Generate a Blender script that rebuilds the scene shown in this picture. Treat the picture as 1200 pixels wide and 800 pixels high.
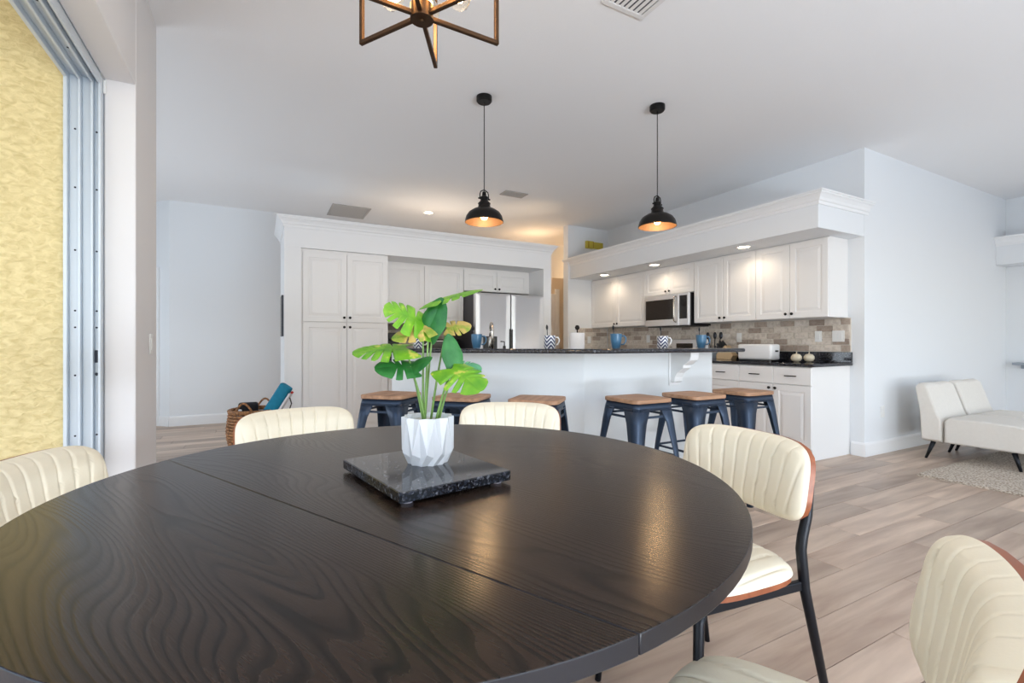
import bpy, bmesh, math, random
from mathutils import Vector, Matrix
random.seed(7)
SC = bpy.context.scene
COL = SC.collection
for o in list(bpy.data.objects): bpy.data.objects.remove(o)
PI = math.pi
def rad(a): return math.radians(a)

# ------------------------------------------------------------------ camera, world, lights, exposure
CAM_YAW = 28.117
cam_d = bpy.data.cameras.new('camera'); cam = bpy.data.objects.new('camera', cam_d); COL.objects.link(cam)
cam.location = (0, 0, 1.10); cam.rotation_euler = (rad(90), 0, -rad(CAM_YAW))
cam_d.sensor_width = 36; cam_d.lens = 554/1200*36; cam_d.shift_y = 3/1200
cam_d.clip_start = .02; cam_d.clip_end = 200
SC.camera = cam

world = bpy.data.worlds.new('sky'); SC.world = world; world.use_nodes = True
wn = world.node_tree.nodes; wl = world.node_tree.links
sky = wn.new('ShaderNodeTexSky'); sky.sky_type = 'NISHITA'; sky.sun_disc = False
sky.sun_elevation = rad(48); sky.sun_rotation = rad(200); sky.air_density = 1.0; sky.dust_density = 1.5
wl.new(sky.outputs[0], wn['Background'].inputs[0]); wn['Background'].inputs[1].default_value = 0.30

def area(name, loc, rot, sx, sy, power, color):
    d = bpy.data.lights.new(name, 'AREA'); d.shape = 'RECTANGLE'; d.size = sx; d.size_y = sy
    d.energy = power; d.color = color
    o = bpy.data.objects.new(name, d); COL.objects.link(o); o.location = loc; o.rotation_euler = rot
    return o
# daylight standing in the glazed openings behind the camera, and in the lanai;
# plus added fill lamps facing up outside them to brighten the ceiling
area('daylight_dining_slider', (1.3, -2.84, 1.22), (rad(90), 0, 0), 3.0, 2.38, 36, (.72, .86, 1))
area('daylight_living_slider', (6.3, -2.84, 1.22), (rad(90), 0, 0), 3.6, 2.38, 14, (.68, .84, 1))
area('upward_fill_dining', (1.3, -3.5, .02), (rad(145), 0, 0), 3.0, 1.0, 235, (.80, .90, 1))
area('upward_fill_living', (6.3, -3.5, .02), (rad(145), 0, 0), 3.6, 1.0, 50, (.78, .89, 1))
area('upward_fill_lanai', (-2.3, .2, .03), (rad(140), 0, rad(-90)), 3.4, 1.0, 16, (.80, .90, 1))
area('daylight_lanai', (-3.9, 0.4, 1.2), (rad(108), 0, rad(-90)), 4.4, 2.2, 13, (.70, .85, 1))
area('fill_foyer', (-2.98, 5.6, 1.3), (rad(112), 0, rad(-90)), 2.6, 2.2, 62, (.80, .90, 1))  # added fill lamp for the far left wall and pantry side

SC.view_settings.view_transform = 'Standard'; SC.view_settings.look = 'None'
SC.view_settings.gamma = 1; SC.view_settings.use_curve_mapping = False
SC.view_settings.exposure = 0.42
try:
    cy = SC.cycles
    cy.use_denoising = True; cy.max_bounces = 9; cy.diffuse_bounces = 6; cy.glossy_bounces = 5
    cy.sample_clamp_indirect = 6; cy.caustics_reflective = False; cy.caustics_refractive = False
except Exception: pass

# ------------------------------------------------------------------ materials
def newmat(name):
    m = bpy.data.materials.new(name); m.use_nodes = True
    return m, m.node_tree.nodes, m.node_tree.links, m.node_tree.nodes['Principled BSDF']
def srgb(r, g, b):
    f = lambda v: ((v/255)/12.92 if v/255 <= .04045 else ((v/255+.055)/1.055)**2.4)
    return (f(r), f(g), f(b), 1)
def plain(name, rgb, rough=.5, metal=0, bump=0, bscale=200, spec=.5, var=0, vscale=6, emit=None, estr=0):
    m, n, l, p = newmat(name)
    p.inputs['Base Color'].default_value = srgb(*rgb); p.inputs['Roughness'].default_value = rough
    p.inputs['Metallic'].default_value = metal; p.inputs['Specular IOR Level'].default_value = spec
    tc = n.new('ShaderNodeTexCoord')
    if bump:
        t = n.new('ShaderNodeTexNoise'); t.inputs['Scale'].default_value = bscale; t.inputs['Detail'].default_value = 3
        b = n.new('ShaderNodeBump'); b.inputs['Strength'].default_value = bump; b.inputs['Distance'].default_value = .004
        l.new(tc.outputs['Object'], t.inputs['Vector']); l.new(t.outputs['Fac'], b.inputs['Height']); l.new(b.outputs[0], p.inputs['Normal'])
    if var:
        t = n.new('ShaderNodeTexNoise'); t.inputs['Scale'].default_value = vscale; t.inputs['Detail'].default_value = 5
        r = n.new('ShaderNodeMixRGB'); c = srgb(*rgb)
        r.inputs[1].default_value = c; r.inputs[2].default_value = (c[0]*(1-var), c[1]*(1-var), c[2]*(1-var), 1)
        l.new(tc.outputs['Object'], t.inputs['Vector']); l.new(t.outputs['Fac'], r.inputs[0]); l.new(r.outputs[0], p.inputs['Base Color'])
    if emit:
        p.inputs['Emission Color'].default_value = srgb(*emit); p.inputs['Emission Strength'].default_value = estr
    return m
M = {}
M['wall'] = plain('wall_paint', (228, 231, 234), .75, bump=.06, bscale=160)
M['wall_warm_bounce'] = plain('wall_paint_bounce_tint', (224, 222, 222), .75, bump=.06, bscale=160)  # warm bounce light tinted into the left wall's white paint
M['ceiling'] = plain('ceiling_paint', (238, 238, 239), .85, bump=.25, bscale=120)
M['trim'] = plain('white_trim_paint', (236, 237, 238), .45, bump=.02, bscale=60)
M['cab'] = plain('white_cabinet_lacquer', (234, 233, 232), .38, bump=.02, bscale=80)
M['barpaint'] = plain('bar_front_paint', (228, 231, 233), .6, bump=.05, bscale=140)
M['black'] = plain('black_metal', (22, 21, 21), .4, metal=.6, bump=.02)
M['blackplastic'] = plain('black_plastic', (20, 20, 22), .35, bump=.01)
M['bronze'] = plain('bronze_metal', (78, 56, 38), .38, metal=.8, bump=.03, bscale=90)
M['darkbronze'] = plain('dark_bronze_metal', (30, 26, 24), .38, metal=.6, bump=.03, bscale=90)
M['alu'] = plain('white_aluminium', (205, 214, 222), .4, metal=.15, bump=.02)
M['hole'] = plain('screw_dark', (40, 46, 60), .5, bump=.02)
M['stoolmetal'] = plain('blue_grey_metal', (50, 64, 84), .40, metal=.5, bump=.03, bscale=120, var=.2, vscale=14)
M['leather'] = plain('cream_leatherette', (238, 228, 205), .48, bump=.08, bscale=300)
M['legblack'] = plain('black_chair_metal', (26, 28, 34), .4, metal=.5, bump=.02)
M['ceramic'] = plain('white_ceramic', (228, 229, 232), .45, bump=.02, bscale=60)
M['soil'] = plain('pot_filler', (210, 210, 208), .9, bump=.6, bscale=200)
M['stem'] = plain('green_stem', (134, 172, 92), .5, bump=.05, bscale=120, var=.25, vscale=30)
M['bluemug'] = plain('blue_glaze', (72, 118, 152), .3, bump=.02, var=.25, vscale=20)
M['whitemug'] = plain('white_glaze', (232, 232, 232), .3, bump=.01)
M['chrome'] = plain('brushed_nickel', (196, 190, 182), .25, metal=1, bump=.02, bscale=200)
M['spoon'] = plain('dark_steel', (70, 72, 78), .3, metal=.9, bump=.01)
M['glassblack'] = plain('dark_glass', (30, 24, 22), .12, bump=.005)
M['plate'] = plain('white_plastic_plate', (232, 232, 230), .4, bump=.01)
M['paper'] = plain('paper_towel', (238, 238, 240), .9, bump=.3, bscale=120)
M['garlic'] = plain('cream_ceramic', (226, 214, 190), .5, bump=.1, bscale=40, var=.2, vscale=12)
M['yellow'] = plain('yellow_paint', (206, 188, 70), .6, bump=.05, var=.15)
M['yellow2'] = plain('ochre_paint', (170, 140, 40), .6, bump=.05)
M['navy'] = plain('navy_panel', (44, 50, 62), .35, bump=.02)
M['teal'] = plain('teal_cloth', (12, 134, 168), .8, bump=.5, bscale=90, var=.35, vscale=25)
M['whitecloth'] = plain('white_cloth', (225, 226, 230), .85, bump=.3, bscale=120)
M['blackcloth'] = plain('black_cloth', (28, 28, 32), .85, bump=.3, bscale=120)
M['red'] = plain('red_tag', (190, 50, 45), .6, bump=.05)
M['fabric'] = plain('ivory_boucle', (226, 221, 213), .95, bump=.5, bscale=260, var=.08, vscale=40)
M['vent'] = plain('vent_white', (224, 222, 220), .5, bump=.02)
M['ventgrey'] = plain('vent_grey', (176, 172, 168), .6, bump=.02)
M['ventdark'] = plain('vent_shadow', (96, 96, 100), .8, bump=.02)
M['beige'] = plain('warm_lit_paint', (222, 205, 182), .75, bump=.05, bscale=150)  # warm lamplight put into the colour of the hall walls
M['deck'] = plain('deck_concrete', (200, 190, 172), .85, bump=.3, bscale=60, var=.12, vscale=5)
M['shelfgrey'] = plain('grey_shelf', (150, 158, 168), .6, bump=.02)
M['lightdisc'] = plain('downlight_lens', (255, 244, 225), .5, emit=(255, 232, 200), estr=9)
M['bulb'] = plain('bulb_glow', (255, 220, 170), .3, emit=(255, 205, 130), estr=40)
M['bulbsmall'] = plain('pendant_bulb_glow', (255, 214, 160), .3, emit=(255, 182, 96), estr=24)
M['brassin'] = plain('shade_lining', (74, 52, 32), .55, metal=.3, bump=.05, bscale=60)
M['felt'] = plain('rubber_foot', (196, 188, 200), .7, bump=.05)
M['knifewood'] = plain('pale_wood', (214, 186, 146), .55, bump=.05, bscale=80, var=.15, vscale=12)
M['fridgeside'] = plain('dark_grey_side', (52, 50, 56), .5, bump=.03)
M['grout'] = plain('grout', (222, 214, 203), .9, bump=.2, bscale=200)
M['mat_white'] = M['trim']

def mat_glass(name):
    m, n, l, p = newmat(name)
    p.inputs['Base Color'].default_value = (1, .93, .82, 1); p.inputs['Roughness'].default_value = .02
    p.inputs['Transmission Weight'].default_value = 1; p.inputs['IOR'].default_value = 1.15
    return m
M['bulbglass'] = mat_glass('clear_bulb_glass')

def mat_steel():
    m, n, l, p = newmat('brushed_stainless')
    p.inputs['Base Color'].default_value = srgb(226, 227, 230); p.inputs['Metallic'].default_value = .72; p.inputs['Roughness'].default_value = .3
    tc = n.new('ShaderNodeTexCoord'); mp = n.new('ShaderNodeMapping'); mp.inputs['Scale'].default_value = (3, 3, 240)
    t = n.new('ShaderNodeTexNoise'); t.inputs['Scale'].default_value = 4; b = n.new('ShaderNodeBump'); b.inputs['Strength'].default_value = .06; b.inputs['Distance'].default_value = .002
    l.new(tc.outputs['Object'], mp.inputs[0]); l.new(mp.outputs[0], t.inputs['Vector']); l.new(t.outputs['Fac'], b.inputs['Height']); l.new(b.outputs[0], p.inputs['Normal'])
    return m
M['steel'] = mat_steel()

def mat_granite():
    m, n, l, p = newmat('black_granite')
    tc = n.new('ShaderNodeTexCoord'); v = n.new('ShaderNodeTexVoronoi'); v.inputs['Scale'].default_value = 210
    ns = n.new('ShaderNodeTexNoise'); ns.inputs['Scale'].default_value = 90; ns.inputs['Detail'].default_value = 4
    cr = n.new('ShaderNodeValToRGB'); e = cr.color_ramp
    e.elements[0].position = .0; e.elements[0].color = srgb(14, 14, 17); e.elements[1].position = 1; e.elements[1].color = srgb(112, 114, 122)
    a = e.elements.new(.55); a.color = srgb(22, 22, 26); b_ = e.elements.new(.68); b_.color = srgb(46, 50, 62); c_ = e.elements.new(.74); c_.color = srgb(28, 26, 30)
    mx = n.new('ShaderNodeMath'); mx.operation = 'MULTIPLY_ADD'; mx.inputs[1].default_value = .6
    sep = n.new('ShaderNodeSeparateColor')
    l.new(tc.outputs['Object'], v.inputs['Vector']); l.new(tc.outputs['Object'], ns.inputs['Vector'])
    l.new(v.outputs['Color'], sep.inputs[0]); l.new(sep.outputs[0], mx.inputs[0]); l.new(ns.outputs['Fac'], mx.inputs[2])
    sb = n.new('ShaderNodeMath'); sb.operation = 'SUBTRACT'; sb.inputs[1].default_value = .22
    l.new(mx.outputs[0], sb.inputs[0]); l.new(sb.outputs[0], cr.inputs[0]); l.new(cr.outputs[0], p.inputs['Base Color'])
    p.inputs['Roughness'].default_value = .05; p.inputs['Specular IOR Level'].default_value = .55
    return m
M['granite'] = mat_granite()

def mat_tablewood():
    m, n, l, p = newmat('espresso_ash_veneer')
    tc = n.new('ShaderNodeTexCoord'); mp = n.new('ShaderNodeMapping')
    mp.inputs['Rotation'].default_value = (0, 0, 0); mp.inputs['Scale'].default_value = (.8, 4.6, 1)
    ns = n.new('ShaderNodeTexNoise'); ns.inputs['Scale'].default_value = 1.0; ns.inputs['Detail'].default_value = 2.2; ns.inputs['Roughness'].default_value = .3
    ml = n.new('ShaderNodeMath'); ml.operation = 'MULTIPLY_ADD'; ml.inputs[1].default_value = 46
    sx = n.new('ShaderNodeSeparateXYZ'); ly = n.new('ShaderNodeMath'); ly.operation = 'MULTIPLY'; ly.inputs[1].default_value = 95
    l.new(tc.outputs['Object'], sx.inputs[0]); l.new(sx.outputs[1], ly.inputs[0]); l.new(ly.outputs[0], ml.inputs[2])
    sn = n.new('ShaderNodeMath'); sn.operation = 'FRACT'
    mr = n.new('ShaderNodeValToRGB'); q = mr.color_ramp; q.elements[0].position = 0; q.elements[0].color = (.1,.1,.1,1); q.elements[1].position = 1; q.elements[1].color = (.45,.45,.45,1)
    q1 = q.elements.new(.16); q1.color = (.30,.30,.30,1); q2 = q.elements.new(.34); q2.color = (1,1,1,1); q3 = q.elements.new(.7); q3.color = (.8,.8,.8,1)
    fine = n.new('ShaderNodeTexNoise'); fine.inputs['Scale'].default_value = 1; fine.inputs['Detail'].default_value = 4
    mp2 = n.new('ShaderNodeMapping'); mp2.inputs['Scale'].default_value = (14, 420, 1)
    mul = n.new('ShaderNodeMath'); mul.operation = 'MULTIPLY'
    cr = n.new('ShaderNodeValToRGB'); e = cr.color_ramp
    e.elements[0].position = .12; e.elements[0].color = srgb(17, 13, 12); e.elements[1].position = .85; e.elements[1].color = srgb(50, 38, 31)
    l.new(tc.outputs['Object'], mp.inputs[0]); l.new(mp.outputs[0], ns.inputs['Vector']); l.new(ns.outputs['Fac'], ml.inputs[0])
    l.new(ml.outputs[0], sn.inputs[0]); l.new(sn.outputs[0], mr.inputs[0])
    l.new(tc.outputs['Object'], mp2.inputs[0]); l.new(mp2.outputs[0], fine.inputs['Vector'])
    ad = n.new('ShaderNodeMath'); ad.operation = 'ADD'; ad.inputs[1].default_value = .45
    l.new(fine.outputs['Fac'], ad.inputs[0]); l.new(mr.outputs[0], mul.inputs[0]); l.new(ad.outputs[0], mul.inputs[1])
    l.new(mul.outputs[0], cr.inputs[0]); l.new(cr.outputs[0], p.inputs['Base Color'])
    b = n.new('ShaderNodeBump'); b.inputs['Strength'].default_value = .12; b.inputs['Distance'].default_value = .0012
    l.new(mul.outputs[0], b.inputs['Height']); l.new(b.outputs[0], p.inputs['Normal'])
    rr = n.new('ShaderNodeMapRange'); rr.inputs[3].default_value = .27; rr.inputs[4].default_value = .20
    l.new(mul.outputs[0], rr.inputs[0]); l.new(rr.outputs[0], p.inputs['Roughness'])
    p.inputs['Specular IOR Level'].default_value = .26
    return m
M['tablewood'] = mat_tablewood()
M['tableedge'] = plain('table_edge_band', (31, 30, 35), .32, bump=.02)

def mat_wood(name, c1, c2, rough=.5, scale=(2, 30, 30), objrand=0.0):
    m, n, l, p = newmat(name)
    tc = n.new('ShaderNodeTexCoord'); mp = n.new('ShaderNodeMapping'); mp.inputs['Scale'].default_value = scale
    oi = n.new('ShaderNodeObjectInfo')
    mu = n.new('ShaderNodeMath'); mu.operation = 'MULTIPLY'; mu.inputs[1].default_value = 37
    cx = n.new('ShaderNodeCombineXYZ'); va = n.new('ShaderNodeVectorMath'); va.operation = 'ADD'
    l.new(oi.outputs['Random'], mu.inputs[0])
    for k in range(3): l.new(mu.outputs[0], cx.inputs[k])
    l.new(tc.outputs['Object'], mp.inputs[0]); l.new(mp.outputs[0], va.inputs[0]); l.new(cx.outputs[0], va.inputs[1])
    t = n.new('ShaderNodeTexNoise'); t.inputs['Scale'].default_value = 1; t.inputs['Detail'].default_value = 6; t.inputs['Distortion'].default_value = .35
    l.new(va.outputs[0], t.inputs['Vector'])
    cr = n.new('ShaderNodeValToRGB'); e = cr.color_ramp; e.elements[0].position = .3; e.elements[1].position = .7
    e.elements[0].color = srgb(*c1); e.elements[1].color = srgb(*c2)
    l.new(t.outputs['Fac'], cr.inputs[0])
    if objrand:
        hv = n.new('ShaderNodeHueSaturation'); mr = n.new('ShaderNodeMapRange')
        mr.inputs[3].default_value = 1-objrand; mr.inputs[4].default_value = 1+objrand*.6
        l.new(oi.outputs['Random'], mr.inputs[0]); l.new(mr.outputs[0], hv.inputs['Value']); l.new(cr.outputs[0], hv.inputs['Color']); l.new(hv.outputs[0], p.inputs['Base Color'])
    else: l.new(cr.outputs[0], p.inputs['Base Color'])
    b = n.new('ShaderNodeBump'); b.inputs['Strength'].default_value = .08; b.inputs['Distance'].default_value = .002
    l.new(t.outputs['Fac'], b.inputs['Height']); l.new(b.outputs[0], p.inputs['Normal'])
    p.inputs['Roughness'].default_value = rough
    return m
M['plank'] = mat_wood('greige_oak_plank', (164, 140, 122), (212, 190, 170), .38, (1.3, 11, 11), .24)
M['floorbase'] = plain('plank_joint', (120, 104, 92), .8, bump=.05)
M['seatwood'] = mat_wood('stool_elm', (150, 112, 84), (190, 148, 116), .5, (4, 30, 30), .06)
M['walnut'] = mat_wood('walnut_veneer', (128, 68, 40), (166, 96, 60), .4, (30, 4, 30))

def mat_tile():
    m, n, l, p = newmat('tumbled_travertine')
    oi = n.new('ShaderNodeObjectInfo'); tc = n.new('ShaderNodeTexCoord')
    cr = n.new('ShaderNodeValToRGB'); e = cr.color_ramp; e.interpolation = 'LINEAR'
    e.elements[0].position = 0; e.elements[0].color = srgb(162, 146, 134); e.elements[1].position = 1; e.elements[1].color = srgb(226, 217, 207)
    a = e.elements.new(.18); a.color = srgb(188, 172, 158); b_ = e.elements.new(.3); b_.color = srgb(212, 202, 190); b2 = e.elements.new(.7); b2.color = srgb(220, 209, 197)
    l.new(oi.outputs['Random'], cr.inputs[0])
    va = n.new('ShaderNodeVectorMath'); va.operation = 'ADD'; mu = n.new('ShaderNodeMath'); mu.operation = 'MULTIPLY'; mu.inputs[1].default_value = 50
    cx = n.new('ShaderNodeCombineXYZ'); l.new(oi.outputs['Random'], mu.inputs[0]); l.new(mu.outputs[0], cx.inputs[0]); l.new(mu.outputs[0], cx.inputs[1])
    l.new(tc.outputs['Object'], va.inputs[0]); l.new(cx.outputs[0], va.inputs[1])
    t = n.new('ShaderNodeTexNoise'); t.inputs['Scale'].default_value = 28; t.inputs['Detail'].default_value = 6; l.new(va.outputs[0], t.inputs['Vector'])
    r2 = n.new('ShaderNodeValToRGB'); r2.color_ramp.elements[0].position = .38; r2.color_ramp.elements[0].color = (.74, .71, .69, 1); r2.color_ramp.elements[1].position = .56; r2.color_ramp.elements[1].color = (1, 1, 1, 1)
    l.new(t.outputs['Fac'], r2.inputs[0])
    mx = n.new('ShaderNodeMixRGB'); mx.blend_type = 'MULTIPLY'; mx.inputs[0].default_value = .75
    l.new(cr.outputs[0], mx.inputs[1]); l.new(r2.outputs[0], mx.inputs[2]); l.new(mx.outputs[0], p.inputs['Base Color'])
    b = n.new('ShaderNodeBump'); b.inputs['Strength'].default_value = .4; b.inputs['Distance'].default_value = .003
    l.new(t.outputs['Fac'], b.inputs['Height']); l.new(b.outputs[0], p.inputs['Normal']); p.inputs['Roughness'].default_value = .6
    return m
M['tile'] = mat_tile()

def mat_stucco():
    m, n, l, p = newmat('yellow_stucco')
    tc = n.new('ShaderNodeTexCoord'); mp = n.new('ShaderNodeMapping'); mp.inputs['Scale'].default_value = (1, 1, 1.6)
    t = n.new('ShaderNodeTexNoise'); t.inputs['Scale'].default_value = 26; t.inputs['Detail'].default_value = 7; t.inputs['Distortion'].default_value = .8
    l.new(tc.outputs['Object'], mp.inputs[0]); l.new(mp.outputs[0], t.inputs['Vector'])
    cr = n.new('ShaderNodeValToRGB'); cr.color_ramp.elements[0].position = .3; cr.color_ramp.elements[0].color = srgb(206, 186, 132); cr.color_ramp.elements[1].position = .65; cr.color_ramp.elements[1].color = srgb(232, 214, 162)
    l.new(t.outputs['Fac'], cr.inputs[0]); l.new(cr.outputs[0], p.inputs['Base Color']); p.inputs['Roughness'].default_value = .9
    b = n.new('ShaderNodeBump'); b.inputs['Strength'].default_value = .9; b.inputs['Distance'].default_value = .012
    l.new(t.outputs['Fac'], b.inputs['Height']); l.new(b.outputs[0], p.inputs['Normal'])
    return m
M['stucco'] = mat_stucco()

def mat_leaf(name, c1, c2, var, thr):
    m, n, l, p = newmat(name)
    tc = n.new('ShaderNodeTexCoord'); t = n.new('ShaderNodeTexNoise'); t.inputs['Scale'].default_value = 34; t.inputs['Detail'].default_value = 4
    l.new(tc.outputs['Object'], t.inputs['Vector'])
    cr = n.new('ShaderNodeValToRGB'); e = cr.color_ramp
    e.elements[0].position = .25; e.elements[0].color = srgb(*c1); e.elements[1].position = thr; e.elements[1].color = srgb(*c2)
    a = e.elements.new(min(.99, thr+.06)); a.color = srgb(*var)
    l.new(t.outputs['Fac'], cr.inputs[0]); l.new(cr.outputs[0], p.inputs['Base Color']); p.inputs['Roughness'].default_value = .38
    tr = n.new('ShaderNodeBsdfTranslucent'); ms = n.new('ShaderNodeMixShader'); ms.inputs[0].default_value = .18
    l.new(cr.outputs[0], tr.inputs[0]); l.new(p.outputs[0], ms.inputs[1]); l.new(tr.outputs[0], ms.inputs[2]); l.new(ms.outputs[0], n['Material Output'].inputs[0])
    return m
M['leaf_light'] = mat_leaf('leaf_light_green', (74, 146, 30), (126, 182, 44), (206, 204, 92), .62)
M['leaf_dark'] = mat_leaf('leaf_deep_green', (30, 98, 42), (58, 132, 60), (128, 160, 60), .7)
M['leaf_var'] = mat_leaf('leaf_variegated', (88, 144, 40), (164, 168, 70), (198, 170, 96), .46)
M['leaf_blue'] = mat_leaf('leaf_bluish_green', (66, 150, 104), (110, 180, 136), (150, 190, 140), .7)

def mat_rug():
    m, n, l, p = newmat('woven_rug')
    tc = n.new('ShaderNodeTexCoord'); t = n.new('ShaderNodeTexNoise'); t.inputs['Scale'].default_value = 75; t.inputs['Detail'].default_value = 4
    l.new(tc.outputs['Object'], t.inputs['Vector'])
    cr = n.new('ShaderNodeValToRGB'); cr.color_ramp.elements[0].position = .38; cr.color_ramp.elements[0].color = srgb(150, 134, 118); cr.color_ramp.elements[1].position = .6; cr.color_ramp.elements[1].color = srgb(214, 203, 188)
    l.new(t.outputs['Fac'], cr.inputs[0]); l.new(cr.outputs[0], p.inputs['Base Color']); p.inputs['Roughness'].default_value = .98
    b = n.new('ShaderNodeBump'); b.inputs['Strength'].default_value = 1; b.inputs['Distance'].default_value = .01
    l.new(t.outputs['Fac'], b.inputs['Height']); l.new(b.outputs[0], p.inputs['Normal'])
    return m
M['rug'] = mat_rug()

def mat_wicker():
    m, n, l, p = newmat('wicker')
    tc = n.new('ShaderNodeTexCoord'); w = n.new('ShaderNodeTexNoise'); w.inputs['Scale'].default_value = 45; w.inputs['Detail'].default_value = 3
    l.new(tc.outputs['Object'], w.inputs['Vector'])
    cr = n.new('ShaderNodeValToRGB'); cr.color_ramp.elements[0].position = .35; cr.color_ramp.elements[0].color = srgb(96, 62, 36); cr.color_ramp.elements[1].position = .65; cr.color_ramp.elements[1].color = srgb(186, 132, 84)
    l.new(w.outputs['Fac'], cr.inputs[0]); l.new(cr.outputs[0], p.inputs['Base Color']); p.inputs['Roughness'].default_value = .7
    return m
M['wicker'] = mat_wicker()

def mat_stripe():
    # printed chevron stripes round a mug (object space: angle and height)
    m, n, l, p = newmat('navy_chevron_print')
    tc = n.new('ShaderNodeTexCoord'); sp = n.new('ShaderNodeSeparateXYZ'); l.new(tc.outputs['Object'], sp.inputs[0])
    at = n.new('ShaderNodeMath'); at.operation = 'ARCTAN2'; l.new(sp.outputs[1], at.inputs[0]); l.new(sp.outputs[0], at.inputs[1])
    k = n.new('ShaderNodeMath'); k.operation = 'MULTIPLY'; k.inputs[1].default_value = .045; l.new(at.outputs[0], k.inputs[0])
    pp = n.new('ShaderNodeMath'); pp.operation = 'PINGPONG'; pp.inputs[1].default_value = .035; l.new(k.outputs[0], pp.inputs[0])
    ad = n.new('ShaderNodeMath'); ad.operation = 'ADD'; l.new(pp.outputs[0], ad.inputs[0]); l.new(sp.outputs[2], ad.inputs[1])
    ml = n.new('ShaderNodeMath'); ml.operation = 'MULTIPLY'; ml.inputs[1].default_value = 215; l.new(ad.outputs[0], ml.inputs[0])
    sn = n.new('ShaderNodeMath'); sn.operation = 'SINE'; l.new(ml.outputs[0], sn.inputs[0])
    cr = n.new('ShaderNodeValToRGB'); cr.color_ramp.elements[0].position = .45; cr.color_ramp.elements[0].color = srgb(28, 42, 92); cr.color_ramp.elements[1].position = .55; cr.color_ramp.elements[1].color = srgb(234, 234, 236)
    mr = n.new('ShaderNodeMapRange'); mr.inputs[1].default_value = -1; mr.inputs[2].default_value = 1; l.new(sn.outputs[0], mr.inputs[0])
    l.new(mr.outputs[0], cr.inputs[0]); l.new(cr.outputs[0], p.inputs['Base Color']); p.inputs['Roughness'].default_value = .3
    return m
M['stripe'] = mat_stripe()

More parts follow.
